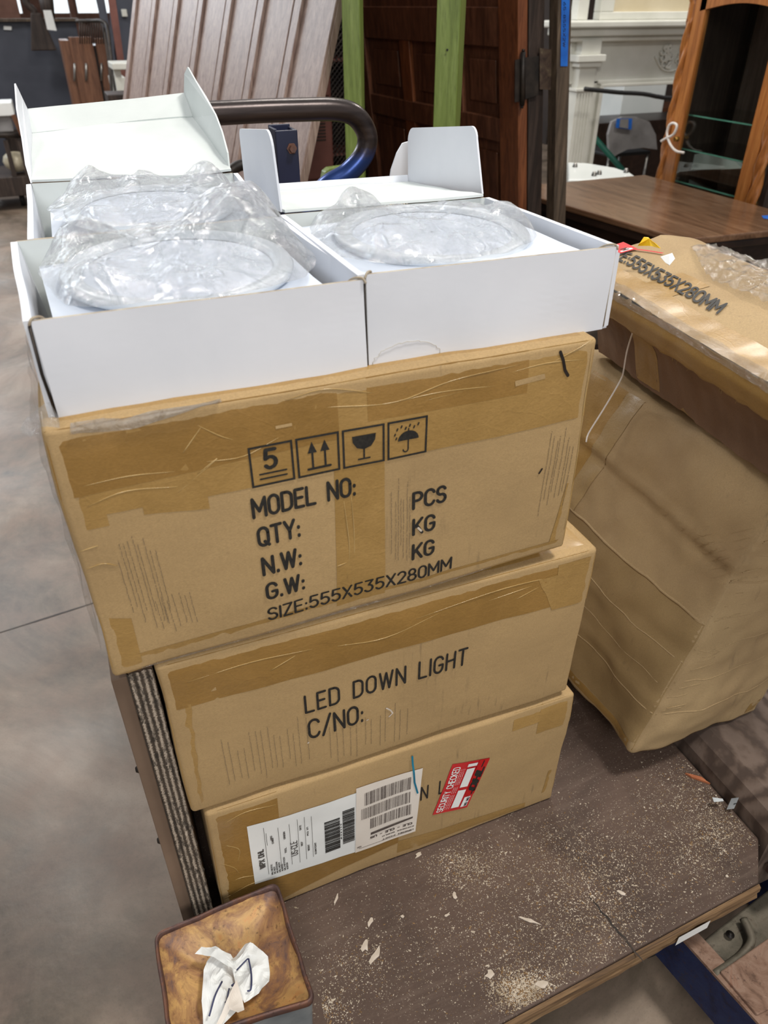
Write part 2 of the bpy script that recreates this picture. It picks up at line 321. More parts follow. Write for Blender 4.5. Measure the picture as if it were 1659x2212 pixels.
class MB:
    def __init__(s): s.v = []; s.f = []
    def add(s, vs, fs):
        n = len(s.v); s.v += [V(v) for v in vs]; s.f += [tuple(i + n for i in f) for f in fs]; return s
    def hexa(s, c):   # c: 8 corners, bottom 4 ccw then top 4
        return s.add(c, [(0, 3, 2, 1), (4, 5, 6, 7), (0, 1, 5, 4), (1, 2, 6, 5), (2, 3, 7, 6), (3, 0, 4, 7)])
    def box(s, x0, y0, z0, x1, y1, z1, M=None):
        c = [(x0, y0, z0), (x1, y0, z0), (x1, y1, z0), (x0, y1, z0), (x0, y0, z1), (x1, y0, z1), (x1, y1, z1), (x0, y1, z1)]
        c = [V(q) for q in c]
        if M: c = [M @ q for q in c]
        return s.hexa(c)
    def tube(s, pts, r, n=12, cap=True, closed=False):
        pts = [V(p) for p in pts]; N = len(pts); rr = r if isinstance(r, (list, tuple)) else [r] * N
        base = len(s.v); up = None
        for i, p in enumerate(pts):
            t = (pts[min(i + 1, N - 1)] - pts[max(i - 1, 0)]).normalized()
            if up is None: up = t.orthogonal().normalized()
            up = (up - t * up.dot(t)).normalized(); b = t.cross(up)
            for k in range(n):
                a = 2 * PI * k / n; s.v.append(p + (up * math.cos(a) + b * math.sin(a)) * rr[i])
        for i in range(N - 1):
            for k in range(n):
                a = base + i * n + k; b_ = base + i * n + (k + 1) % n; s.f.append((a, b_, b_ + n, a + n))
        if cap: s.f.append(tuple(base + k for k in range(n))[::-1]); s.f.append(tuple(base + (N - 1) * n + k for k in range(n)))
        return s
    def lathe(s, prof, c, n=32, M=None):
        base = len(s.v); c = V(c)
        for r, z in prof:
            for k in range(n):
                a = 2 * PI * k / n; q = V((r * math.cos(a), r * math.sin(a), z)); s.v.append((M @ q if M else q) + c)
        for i in range(len(prof) - 1):
            for k in range(n):
                a = base + i * n + k; b = base + i * n + (k + 1) % n; s.f.append((a, b, b + n, a + n))
        return s
    def prism(s, outline, o, ex, ey, th):   # outline 2D, thickness along ex x ey
        o = V(o); ex = V(ex); ey = V(ey); nz = ex.cross(ey).normalized() * th; n = len(outline)
        a = [o + ex * p[0] + ey * p[1] for p in outline]; b = [q + nz for q in a]
        return s.add(a + b, [tuple(range(n))[::-1], tuple(range(n, 2 * n))] + [(i, (i + 1) % n, n + (i + 1) % n, n + i) for i in range(n)])
    def obj(s, name, mat, parent=None, smooth=False, bevel=0, seg=2, **k):
        o = build(name, s.v, s.f, mat, parent, smooth, **k)
        if bevel:
            b = o.modifiers.new('bevel', 'BEVEL'); b.width = bevel; b.segments = seg; b.limit_method = 'ANGLE'; b.angle_limit = .6
        return o
def spline(pts, n=8):
    pts = [V(p) for p in pts]; out = []
    P = [pts[0] * 2 - pts[1]] + pts + [pts[-1] * 2 - pts[-2]]
    for i in range(1, len(P) - 2):
        for k in range(n):
            t = k / n; a, b, c, d = P[i - 1:i + 3]
            out.append(.5 * ((2 * b) + (c - a) * t + (2 * a - 5 * b + 4 * c - d) * t * t + (3 * b - a - 3 * c + d) * t ** 3))
    out.append(pts[-1]); return out
def sheet(name, quad, th, mat, parent, n=10, wav=.0012, seed=0, edge=None, bow=0):
    """thick sheet of card, bilinear between 4 corners (p00,p10,p11,p01)"""
    a, b, c, d = [V(q) for q in quad]; nz = (b - a).cross(d - a).normalized(); vs = []
    for side in (0, 1):
        for j in range(n + 1):
            for i in range(n + 1):
                u, v = i / n, j / n; p = a * (1 - u) * (1 - v) + b * u * (1 - v) + c * u * v + d * (1 - u) * v
                k = wav * noise.noise(p * 9 + V((seed, 0, 0))) * 2 + bow * math.sin(PI * u) * math.sin(PI * v / 2)
                vs.append(p + nz * (k + (th if side else 0)))
    m = n + 1; fs = []; fm = []; off = m * m
    for j in range(n):
        for i in range(n):
            q = j * m + i; fs.append((q, q + m, q + m + 1, q + 1)); fs.append((q + off, q + 1 + off, q + m + 1 + off, q + m + off)); fm += [0, 0]
    for i in range(n):
        fs.append((i, i + 1, i + 1 + off, i + off)); q = n * m + i; fs.append((q, q + off, q + 1 + off, q + 1))
        q = i * m; fs.append((q, q + off, q + m + off, q + m)); q = i * m + n; fs.append((q, q + m, q + m + off, q + off)); fm += [1] * 4
    return build(name, vs, fs, None, parent, False, mats=[mat, edge or mat], fm=fm)
def flap_outline(w, h, r0, r1, skew0=0, skew1=0):
    pts = [(0, 0)]; 
    pts += [(w, 0)]
    cx, cy = w + skew1 - r1, h - r1
    pts += [(cx + r1 * math.cos(a), cy + r1 * math.sin(a)) for a in [PI / 2 * k / 6 for k in range(7)]]
    cx = skew0 + r0
    pts += [(cx - r0 * math.sin(a), h - r0 + r0 * math.cos(a)) for a in [PI / 2 * k / 6 for k in range(7)]]
    return pts

# ------------------------------------------------------------------ stroke lettering
def arc(cx, cy, rx, ry, a0, a1, n=7):
    return [(cx + rx * math.cos(math.radians(a0 + (a1 - a0) * k / n)), cy + ry * math.sin(math.radians(a0 + (a1 - a0) * k / n))) for k in range(n + 1)]
O_ = [arc(.25, .72, .25, .28, 0, 180) + arc(.25, .28, .25, .28, 180, 360) + [(.5, .72)]]
GL = {
 'O': (.5, O_), '0': (.46, [[(x * .92, y) for x, y in O_[0]]]), 'Q': (.5, O_ + [[(.3, .22), (.52, -.02)]]),
 'C': (.48, [arc(.25, .72, .25, .28, 15, 180) + arc(.25, .28, .25, .28, 180, 345)]),
 'G': (.5, [arc(.25, .72, .25, .28, 15, 180) + arc(.25, .28, .25, .28, 180, 360) + [(.5, .46), (.28, .46)]]),
 'D': (.5, [[(0, 0), (0, 1), (.22, 1)] + arc(.22, .72, .28, .28, 90, 0) + arc(.22, .28, .28, .28, 0, -90) + [(0, 0)]]),
 'A': (.52, [[(0, 0), (.26, 1), (.52, 0)], [(.09, .32), (.43, .32)]]), 'J': (.4, [[(.38, 1), (.38, .25)] + arc(.19, .25, .19, .25, 0, -160)]),
 'E': (.42, [[(.42, 1), (0, 1), (0, 0), (.42, 0)], [(0, .52), (.36, .52)]]),
 'F': (.42, [[(.42, 1), (0, 1), (0, 0)], [(0, .52), (.36, .52)]]),
 'L': (.42, [[(0, 1), (0, 0), (.42, 0)]]), 'I': (.0, [[(0, 0), (0, 1)]]), 'T': (.5, [[(0, 1), (.5, 1)], [(.25, 1), (.25, 0)]]),
 'H': (.5, [[(0, 0), (0, 1)], [(.5, 0), (.5, 1)], [(0, .52), (.5, .52)]]),
 'M': (.64, [[(0, 0), (0, 1), (.32, .3), (.64, 1), (.64, 0)]]), 'N': (.5, [[(0, 0), (0, 1), (.5, 0), (.5, 1)]]),
 'W': (.72, [[(0, 1), (.18, 0), (.36, .95), (.54, 0), (.72, 1)]]), 'V': (.5, [[(0, 1), (.25, 0), (.5, 1)]]),
 'X': (.5, [[(0, 0), (.5, 1)], [(0, 1), (.5, 0)]]), 'Y': (.5, [[(0, 1), (.25, .45), (.5, 1)], [(.25, .45), (.25, 0)]]),
 'Z': (.46, [[(0, 1), (.46, 1), (0, 0), (.46, 0)]]), 'K': (.5, [[(0, 0), (0, 1)], [(.48, 1), (0, .4)], [(.17, .6), (.5, 0)]]),
 'P': (.48, [[(0, 0), (0, 1), (.22, 1)] + arc(.22, .74, .26, .26, 90, -90) + [(0, .48)]]),
 'R': (.5, [[(0, 0), (0, 1), (.22, 1)] + arc(.22, .74, .26, .26, 90, -90) + [(0, .48)], [(.24, .48), (.5, 0)]]),
 'U': (.5, [[(0, 1), (0, .28)] + arc(.25, .28, .25, .28, 180, 360) + [(.5, 1)]]),
 'S': (.48, [arc(.24, .75, .23, .25, 20, 180) + arc(.24, .75, .23, .25, 180, 262, 4) + arc(.24, .26, .24, .26, 82, 0, 4) + arc(.24, .26, .24, .26, 0, -160)]),
 '5': (.46, [[(.44, 1), (.06, 1), (.02, .52)] + arc(.22, .32, .24, .3, 125, -90) + arc(.22, .3, .24, .3, -90, -150, 3)]),
 '3': (.46, [[(0.02, 1), (.44, 1), (.2, .6)] + arc(.2, .3, .25, .3, 80, -150)]),
 '2': (.46, [arc(.23, .74, .23, .26, 165, 0) + [(.44, .6), (0, 0), (.47, 0)]]),
 '8': (.46, [arc(.23, .75, .2, .25, 0, 360, 12), arc(.23, .26, .24, .26, 0, 360, 12)]),
 '1': (.2, [[(0, .8), (.2, 1), (.2, 0)]]), '6': (.46, [[(.36, 1), (.05, .45)], arc(.23, .3, .23, .3, 0, 360, 12)]),
 ':': (.06, [[(.03, .02), (.03, .08)], [(.03, .5), (.03, .56)]]), '.': (.06, [[(.03, .0), (.03, .07)]]), '/': (.4, [[(0, -.05), (.4, 1.05)]]), '-': (.3, [[(0, .45), (.3, .45)]]), ' ': (.35, []),
}
def ribbon(poly, s, quads):
    """2D polyline to width-s ribbon pieces"""
    for (x0, y0), (x1, y1) in zip(poly, poly[1:]):
        dx, dy = x1 - x0, y1 - y0; L = math.hypot(dx, dy)
        if L < 1e-9: continue
        nx, ny = -dy / L * s / 2, dx / L * s / 2
        quads.append([(x0 + nx, y0 + ny), (x0 - nx, y0 - ny), (x1 - nx, y1 - ny), (x1 + nx, y1 + ny)])
    for x, y in poly: quads.append([(x + s / 2 * math.cos(PI * k / 4 + .39), y + s / 2 * math.sin(PI * k / 4 + .39)) for k in range(8)])
def text2d(txt, x, y, h, width=None, stroke=.175, gap=.2, rot=0, slant=0):
    """list of convex 2D polys for a line of text starting at x,y (baseline)"""
    pol = []; cx = 0; s = stroke
    for ch in txt:
        wd, st = GL[ch]
        for p in st: ribbon([(cx + a, b) for a, b in p], s, pol)
        cx += wd + gap
    tot = cx - gap; kx = (width / tot if width else h)
    c, sn = math.cos(rot), math.sin(rot)
    return [[(x + (a * kx + slant * b * h) * c - b * h * sn, y + (a * kx + slant * b * h) * sn + b * h * c) for a, b in q] for q in pol]

# ------------------------------------------------------------------ cartons
class Carton:
    """a cardboard box given by its eight real corners; decals follow its (slightly crushed) faces"""
    def __init__(s, c, dims, seed=0, r=.006, amp=.0022, bulge=.003):
        s.c = [V(q) for q in c]; s.L, s.D, s.H = dims; s.seed = seed; s.r = r; s.amp = amp; s.bulge = bulge
    def tri(s, p):
        u, v, w = p[0] / s.L, p[1] / s.D, p[2] / s.H; c = s.c
        lo = c[0] * (1 - u) * (1 - v) + c[1] * u * (1 - v) + c[2] * u * v + c[3] * (1 - u) * v
        hi = c[4] * (1 - u) * (1 - v) + c[5] * u * (1 - v) + c[6] * u * v + c[7] * (1 - u) * v
        return lo * (1 - w) + hi * w
    def pt(s, p, off=0):
        r = s.r; q = V((min(max(p[0], r), s.L - r), min(max(p[1], r), s.D - r), min(max(p[2], r), s.H - r))); v = V(p) - q
        n = v.normalized(); P = V(p)
        k = noise.noise(P * 7 + V((s.seed, 0, 0))) * s.amp * 1.5 + noise.noise(P * 25 + V((0, s.seed, 0))) * s.amp * .45
        e = [min(a, b - a) / b for a, b in zip(P, (s.L, s.D, s.H))]; e = sorted(e)
        k += s.bulge * min(1, e[1] * 5)
        return s.tri(q + n * (r + off * .45 + k))
    def face(s, f, a, b):
        L, D, H = s.L, s.D, s.H
        return {'front': (a, 0, b), 'back': (a, D, b), 'left': (0, D - a, b), 'right': (L, a, b), 'top': (a, b, H), 'bottom': (a, b, 0)}[f]
    def body(s, name, mat, parent, cell=.02):
        vs = []; fs = []
        for f, W, Hh in (('front', s.L, s.H), ('back', s.L, s.H), ('left', s.D, s.H), ('right', s.D, s.H), ('top', s.L, s.D), ('bottom', s.L, s.D)):
            def cuts(T):
                n = max(4, int(T / cell)); c = [s.r * t for t in (0, .35, .7, 1)] + [s.r + (T - 2 * s.r) * i / n for i in range(1, n)] + [T - s.r * t for t in (1, .7, .35, 0)]
                return c
            A, B = cuts(W), cuts(Hh); base = len(vs)
            for b in B:
                for a in A: vs.append(s.pt(s.face(f, a, b)))
            m = len(A)
            for j in range(len(B) - 1):
                for i in range(m - 1):
                    q = base + j * m + i; t = (q, q + 1, q + m + 1, q + m)
                    fs.append(t if f in ('front', 'right', 'top', 'left') else t[::-1])
        o = build(name, vs, fs, mat, parent, True)
        bm = bmesh.new(); bm.from_mesh(o.data); bmesh.ops.remove_doubles(bm, verts=bm.verts, dist=.00005); bmesh.ops.recalc_face_normals(bm, faces=bm.faces); bm.to_mesh(o.data); bm.free()
        for p in o.data.polygons: p.use_smooth = True
        return o
    def patches(s, name, f, quads, mat, parent, off=.0006, cell=.014, smooth=True, jag=0):
        """quads: list of 4-corner patches in face metres (bl, br, tr, tl)"""
        if len(quads) > 1:
            for k, Q in enumerate(quads): o = s.patches(name, f, [Q], mat, parent, off + k * .00012, cell, smooth, jag)
            return o
        vs = []; fs = []
        for k, Q in enumerate(quads):
            if len(Q) == 4 and not isinstance(Q[0], tuple): x0, y0, x1, y1 = Q; Q = [(x0, y0), (x1, y0), (x1, y1), (x0, y1)]
            w_ = max(math.dist(Q[0], Q[1]), math.dist(Q[3], Q[2])); h_ = max(math.dist(Q[0], Q[3]), math.dist(Q[1], Q[2]))
            nu, nv = max(1, int(w_ / cell)), max(1, int(h_ / cell)); base = len(vs)
            for j in range(nv + 1):
                for i in range(nu + 1):
                    u, v = i / nu, j / nv
                    a = Q[0][0] * (1 - u) * (1 - v) + Q[1][0] * u * (1 - v) + Q[2][0] * u * v + Q[3][0] * (1 - u) * v
                    b = Q[0][1] * (1 - u) * (1 - v) + Q[1][1] * u * (1 - v) + Q[2][1] * u * v + Q[3][1] * (1 - u) * v
                    if jag and (i in (0, nu) or j in (0, nv)): a += random.uniform(-jag, jag); b += random.uniform(-jag, jag)
                    vs.append(s.pt(s.face(f, a, b), off + k * .00012))
            m = nu + 1
            for j in range(nv):
                for i in range(nu): q = base + j * m + i; fs.append((q, q + 1, q + m + 1, q + m))
        return build(name, vs, fs, mat, parent, smooth)
    def polys(s, name, f, pol, mat, parent, off=.0014):
        vs = []; fs = []
        for P in pol:
            fs.append(tuple(range(len(vs), len(vs) + len(P)))); vs += [s.pt(s.face(f, a, b), off) for a, b in P]
        return build(name, vs, fs, mat, parent)
def strk(lines, s):
    q = []
    for l in lines: ribbon(l, s, q)
    return q

# ================================================================== SETTING
mb = MB(); mb.add([(-7, -4, 0), (12, -4, 0), (12, 19, 0), (-7, 19, 0)], [(0, 1, 2, 3)]); struct(mb.obj('floor', 'concrete'))
# saw-cut joint across the aisle: a thin dark groove strip
a, b = U(-60, 1385, z=.0006), U(330, 1262, z=.0006); t = (b - a).normalized(); p = V((-t.y, t.x, 0)) * .0032
pts = []; N = 60
for k in range(N + 1):
    q = a - t * 2 + (b - a + t * 5.5) * (k / N) + p * noise.noise(V((k * .9, 0, 0))) * 1.2; wd = .8 + .5 * noise.noise(V((k * 1.7, 3, 0)))
    pts += [q - p * wd, q + p * wd]
o = build('trim_1', pts, [(2 * k, 2 * k + 2, 2 * k + 3, 2 * k + 1) for k in range(N)], 'black_iron'); struct(o)
mb = MB(); mb.box(-7, 18, 0, 12, 18.2, 1.33); mb.box(-7, 18, 2.9, 12, 18.2, 5)
for x0, x1 in ((-7, -.42), (.03, .42), (.98, 1.05), (1.75, 12)): mb.box(x0, 18, 1.33, x1, 18.2, 2.9)
struct(mb.obj('wall_back', 'brick'))
mb = MB(); mb.box(8.6, -4, 0, 8.8, 18, 5); struct(mb.obj('wall_right', 'dark_wall'))
for i, (x0, x1) in enumerate(((-.42, .03), (.42, .98), (1.05, 1.75))):
    mb = MB(); mb.box(x0, 18.12, 1.33, x1, 18.14, 2.9); struct(mb.obj('window_%d' % (i + 1), 'daylight'))

# ================================================================== PLATFORM CART
DZ = .335
cart = thing('platform_cart', (.43, .25, 0), 'worn brown platform cart with bent tube handle, carrying the stack of cartons', 'cart')
FL, FR, RB, LB = V((.0, -.283, DZ)), V((.835, -.247, DZ)), V((.887, 1.03, DZ)), V((.0, 1.03, DZ))
FR2 = V((.891, -.19, DZ))
def slabpts(top, th): return [V(q) - V((0, 0, th)) for q in top] + [V(q) for q in top]
top = [FL, FR, FR2, RB, LB]; n = len(top); vs = [q - V((0, 0, .045)) for q in top] + top
deck = build('deck', vs, [tuple(range(n))[::-1], tuple(range(n, 2 * n))] + [(i, (i + 1) % n, n + (i + 1) % n, n + i) for i in range(n)], 'deck', cart)
bv = deck.modifiers.new('b', 'BEVEL'); bv.width = .004; bv.segments = 2; bv.limit_method = 'ANGLE'
# layered front edge strip of the deck
e = (FR - FL).normalized(); nrm = V((e.y, -e.x, 0))
mb = MB(); N = 46; s_ = []
for k in range(N + 1):
    q = FL.lerp(FR, k / N); j = .0022 * noise.noise(V((k * .6, 0, 0)))
    for zz, oo in ((-.002, .001), (-.006, .006), (-.016, .007 + j), (-.022, .004), (-.032, .007 - j), (-.043, .003), (-.047, .0)): s_.append(q + nrm * oo + V((0, 0, zz)))
m_ = 7; build('front_edge', s_, [(k * m_ + i, (k + 1) * m_ + i, (k + 1) * m_ + i + 1, k * m_ + i + 1) for k in range(N) for i in range(6)], wood('splintered_edge', srgb(72, 54, 38), srgb(118, 90, 60), srgb(150, 122, 88), (2, 50, 90), 1.4, .8), cart, False)
# cracks in the deck surface
for nm, A, B in (('crack', (1272, 1935), (1392, 2080)), ('crack', (1262, 1905), (1330, 2010))):
    pa, pb = U(*A, z=DZ + .0006), U(*B, z=DZ + .0006); t = (pb - pa).normalized(); p = V((-t.y, t.x, 0)); pts = []
    for k in range(21):
        q = pa.lerp(pb, k / 20) + p * noise.noise(V((k * .5, 7, A[0]))) * .004; wd = .0016 * math.sin(PI * (k + .4) / 20.8) ** .5
        pts += [q - p * wd, q + p * wd]
    if A[0] == 1272: build('crack', pts, [(2 * k, 2 * k + 2, 2 * k + 3, 2 * k + 1) for k in range(20)], 'black_iron', cart)
# white sticker on front edge
a, b = U(1462, 2050, y=-.268), U(1525, 2012, y=-.262)
pa = FL.lerp(FR, (a.x - FL.x) / (FR.x - FL.x)) + nrm * .0095; pb = FL.lerp(FR, (b.x - FL.x) / (FR.x - FL.x)) + nrm * .0095
mb = MB(); mb.add([pa + V((0, 0, -.034)), pb + V((0, 0, -.034)), pb + V((0, 0, -.012)), pa + V((0, 0, -.010))], [(0, 1, 2, 3)]); mb.obj('sticker', 'paper', cart)['label'] = 'torn white sticker'
# under frame, wheels
mb = MB(); mb.box(.03, -.2, .235, .86, -.14, .29); mb.box(.03, .82, .235, .86, .88, .29); mb.box(.05, -.14, .235, .11, .82, .289); mb.box(.78, -.14, .235, .84, .82, .289); mb.obj('under_frame', 'navy', cart)
for x, y in ((.14, -.1), (.75, -.1), (.14, .78), (.75, .78)):
    M = Matrix.Rotation(PI / 2, 4, 'Y'); mb = MB(); mb.lathe([(.0, -.022), (.085, -.022), (.1, -.014), (.1, .014), (.085, .022), (0, .022)], (x, y, .1), 28, M)
    wl = mb.obj('wheel', 'black', cart, True)
    mb = MB(); mb.box(x - .035, y - .03, .1, x - .028, y + .03, .236); mb.box(x + .028, y - .03, .1, x + .035, y + .03, .236); mb.box(x - .035, y - .03, .2, x + .035, y + .03, .236); mb.obj('caster_fork', 'black_iron', cart)
# plywood side board on the left (front edge shows its layers)
mb = MB(); mb.box(.014, .008, .335, .0395, .86, .873); ply = mb.obj('side_board', 'ply_face', cart)
mb = MB()
N = 60
for k in range(N + 1):
    z = .335 + .540 * k / N; j = .0015 * noise.noise(V((0, k * .7, 0))); j2 = .0022 * noise.noise(V((5, k * .9, 0)))
    mb.v += [V((.0125 + j, .0075, z)), V((.0145, .004, z)), V((.020, .0065 + j, z)), V((.026, .004, z)), V((.032, .0065 + j2, z)), V((.0385 + j2, .004, z)), V((.040 + j2, .0075, z))]
for k in range(N):
    for i in range(6): q = k * 7 + i; mb.f.append((q, q + 1, q + 8, q + 7))
mb.obj('board_edge', 'plyedge', ply)['label'] = 'frayed layered plywood edge'
mb = MB(); mb.box(-.004, .010, .30, .0125, .86, .868); mb.obj('outer_board', 'ply_face', cart, bevel=.001)
for z in (.70, .55): mb = MB(); mb.lathe([(0, -.003), (.003, -.003), (.005, 0), (.005, .002), (0, .002)], (-.005, .025, z), 12, Matrix.Rotation(PI / 2, 4, 'Y')); mb.obj('bolt', 'black_iron', cart, True)
# bent tube handle
HY = .955
pts = [U(470, 245, y=HY) - V((.17, 0, .0)), U(480, 244, y=HY), U(560, 240, y=HY), U(650, 237, y=HY), U(725, 237, y=HY), U(768, 251, y=HY), U(793, 292, y=HY), U(785, 335, y=HY), U(750, 375, y=HY), U(700, 408, y=HY)]
last = pts[-1]; pts += [last + V((-.05, .0, -.06)), last + V((-.075, .0, -.14)), V((last.x - .08, HY, .9)), V((last.x - .08, HY, .34))]
f0 = pts[0]; pts = [V((f0.x + .0, HY, .34)), V((f0.x - .03, HY, .9)), V((f0.x - .06, HY, f0.z - .14)), V((f0.x - .05, HY, f0.z - .03))] + pts
mb = MB(); mb.tube(spline(pts, 8), .0208, 20); mb.obj('handle', 'tube', cart, True)['label'] = 'bent tube handle, bare black grip and blue leg'
pts = [U(545, 352, y=.93), U(512, 360, y=.93), U(494, 376, y=.93), U(484, 400, y=.93), U(478, 440, y=.93)]
pts.append(V((pts[-1].x, .93, .34))); mb = MB(); mb.tube(spline(pts, 6), .010, 12); mb.obj('brace', 'black_iron', cart, True)
# navy square post with gusset and bolt
x0, x1, zt = .408, .446, 1.290
mb = MB()
for c in ((x0, .735, .335, x1, .739, zt), (x0, .78, .335, x1, .784, zt + .004), (x0, .739, .335, x0 + .004, .78, zt + .002), (x1 - .004, .739, .335, x1, .78, zt)): mb.box(*c)
post = mb.obj('end_post', 'navy_paint', cart, bevel=.0015); post['label'] = 'hollow navy square post'
mb = MB(); mb.lathe([(0, -.008), (.006, -.008), (.006, 0), (.009, 0), (.009, .004), (0, .004)], (x1 - .012, .733, zt - .028), 6, Matrix.Rotation(-PI / 2, 4, 'X')); mb.obj('bolt', 'rust_rim', post)

# flared rusty square steel dish on the cart's front corner
TZ = .425
ctr = V((.047, -.098, DZ))
dish = thing('rusty_steel_dish', (ctr.x, ctr.y, DZ), 'square flared rusty steel socket with folded rim at the front corner of the cart', 'metal dish')
TC = [V((-.041, -.166, TZ)), V((.137, -.185, TZ)), V((.133, -.019, TZ + .003)), V((-.040, -.026, TZ))]
def rrect(C, r, n=6):
    out = []
    for i in range(4):
        p, a, b = C[i], C[i - 1], C[(i + 1) % 4]; d1 = (a - p).normalized() * r; d2 = (b - p).normalized() * r
        for k in range(n + 1):
            t = k / n; out.append((p + d1) * (1 - t) ** 2 + p * 2 * t * (1 - t) + (p + d2) * t * t)
    return out
def edgesub(ring, k=4):
    out = []; n_ = len(ring) // 4
    for q, (a, b) in enumerate(zip(ring, ring[1:] + ring[:1])):
        m_ = k if q % n_ == n_ - 1 else 1
        out += [a.lerp(b, i / m_) for i in range(m_)]
    return out
cen = sum(TC, V()) / 4
def ring(scale, dz, r, jig=0):
    C = [cen + (p - cen) * scale + V((0, 0, dz)) for p in TC]; R = edgesub(rrect(C, r * .62), 6)
    return [p + V((noise.noise(p * 30), noise.noise(p * 30 + V((9, 0, 0))), noise.noise(p * 22))) * jig for p in R]
rings = [ring(.05, -.046, .004), ring(.22, -.0445, .01, .001), ring(.4, -.039, .01, .001), ring(.6, -.030, .012, .002), ring(.78, -.020, .014, .002), ring(.90, -.010, .016, .002), ring(.955, -.002, .016, .002)]
vs = [p for r_ in rings for p in r_]; M_ = len(rings[0])
vs = [p + V((0, 0, .0035 * noise.noise(p * 26))) for p in vs]
fs = [(j * M_ + i, j * M_ + (i + 1) % M_, (j + 1) * M_ + (i + 1) % M_, (j + 1) * M_ + i) for j in range(len(rings) - 1) for i in range(M_)]; fs.append(tuple(range(M_))[::-1])
build('dish_inside', vs, fs, 'rust', dish, True)
rings = [ring(.938, -.004, .016, .003), ring(.955, .0035, .016, .003), ring(.99, .0045, .02, .002), ring(1.008, .000, .02, .002), ring(1.004, -.008, .02, .002), ring(.985, -.010, .02, .002)]
vs = [p for r_ in rings for p in r_]; fs = [(j * M_ + i, j * M_ + (i + 1) % M_, (j + 1) * M_ + (i + 1) % M_, (j + 1) * M_ + i) for j in range(len(rings) - 1) for i in range(M_)]
build('rim', vs, fs, 'rust_rim', dish, True)['label'] = 'dark folded rim'
rings = [ring(.99, -.006, .02, .002), ring(.97, -.05, .018), ring(.955, -.089, .018)]
vs = [p for r_ in rings for p in r_]; fs = [(j * M_ + i, (j + 1) * M_ + i, (j + 1) * M_ + (i + 1) % M_, j * M_ + (i + 1) % M_) for j in range(2) for i in range(M_)]
build('socket_wall', vs, fs, mottled('blue_grey_worn_steel', srgb(120, 128, 132), srgb(150, 156, 158), 20, .5, metal=.3), dish, True)['label'] = 'blue-grey steel side wall'

# crumpled paper lying in the dish
random.seed(4)
def crumple(name, outline_px, z, parent=None, seed=0, amp=.012, n=26, mat='paper', lift=0):
    """paper sheet whose real outline lies at height z"""
    P = [U(*q, z=z) for q in outline_px]; c = sum(P, V()) / len(P); vs = [c.copy()]; fs = []; R = 12; N = len(P) * 3
    ring0 = []
    for i in range(len(P)):
        for k in range(3): ring0.append(P[i].lerp(P[(i + 1) % len(P)], k / 3))
    for j in range(1, R + 1):
        for p in ring0: vs.append(c.lerp(p, j / R))
    out = []
    for v in vs:
        q = v * 26 + V((seed, seed, 0)); h = abs(noise.noise(q)) * 1.5 + abs(noise.noise(q * 2.3)) * .6
        out.append(v + V((0, 0, amp * (1 - h) + lift * 0)))
    for i in range(N): fs.append((0, 1 + i, 1 + (i + 1) % N))
    for j in range(R - 1):
        for i in range(N): a = 1 + j * N + i; b = 1 + j * N + (i + 1) % N; fs.append((a, a + N, b + N, b))
    return build(name, out, fs, mat, parent)
note = thing('crumpled_note', U(510, 2110, z=.40), 'crumpled white paper scrap with dark marker strokes lying in the rusty steel socket', 'paper')
p1 = crumple('left_fold', [(441, 2100), (448, 2080), (470, 2058), (500, 2068), (520, 2100), (530, 2150), (522, 2180), (480, 2225), (440, 2240), (438, 2170)], .412, note, 1, .014)
p2 = crumple('right_fold', [(498, 2078), (531, 2043), (548, 2045), (580, 2072), (584, 2105), (583, 2128), (560, 2150), (528, 2168), (510, 2130)], .419, note, 7, .012)
p3 = crumple('twisted_end', [(422, 2065), (436, 2048), (466, 2045), (485, 2060), (510, 2090), (512, 2100), (488, 2088), (462, 2070), (446, 2066)], .432, note, 3, .008)
p4 = crumple('lower_fold', [(512, 2120), (524, 2160), (528, 2182), (515, 2192), (498, 2185), (470, 2225), (452, 2240), (480, 2190)], .430, note, 5, .008, mat='paper_warm')
def stroke_px(name, pts, z, width, mat, parent):
    P = [U(*q, z=z) for q in pts]; P = spline(P, 5) if len(P) > 2 else [P[0].lerp(P[1], k / 8) for k in range(9)]
    mb = MB(); mb.tube(P, width / 2, 6); return mb.obj(name, mat, parent, True)
stroke_px('pen_stroke', [(480, 2120), (465, 2150), (452, 2195)], .4265, .0022, 'navy_ink', note)
stroke_px('pen_stroke', [(495, 2135), (490, 2160), (486, 2166)], .4255, .0018, 'navy_ink', note)
stroke_px('pen_stroke', [(511, 2096), (532, 2074), (537, 2071)], .4315, .002, 'navy_ink', note)
stroke_px('pen_stroke', [(537, 2071), (543, 2105), (542, 2136), (534, 2141)], .4315, .0022, 'navy_ink', note)
stroke_px('pen_stroke', [(500, 2130), (507, 2125)], .4285, .003, 'navy_ink', note)

# ================================================================== STACKED CARTONS
def brown_carton(front, depth, H, label, seed, group='brown cartons stacked on the cart'):
    """front: tl, tr, bl, br in world"""
    tl, tr, bl, br = [V(q) for q in front]; b = V((0, depth, 0))
    sk = V((0, 0, 0))
    C = Carton([bl, br, br + b, bl + b, tl, tr, tr + b, tl + b], (.555, depth, H), seed)
    root = thing('cardboard_carton', (bl + br) / 2 + b / 2, label, 'cardboard box', group)
    return C, root
# --- top
f1 = [U(88, 932, y=0), U(1294, 732, y=0), U(247, 1470, y=0), U(1219, 1178, y=0)]
f1[0].z = f1[1].z = 1.173
f1[2] = V((.0, 0, .879)); f1[3] = V((.553, 0, .895))
B1, r1 = brown_carton(f1, .535, .28, 'brown carton printed MODEL NO and handling symbols, directly under the white boxes', 1)
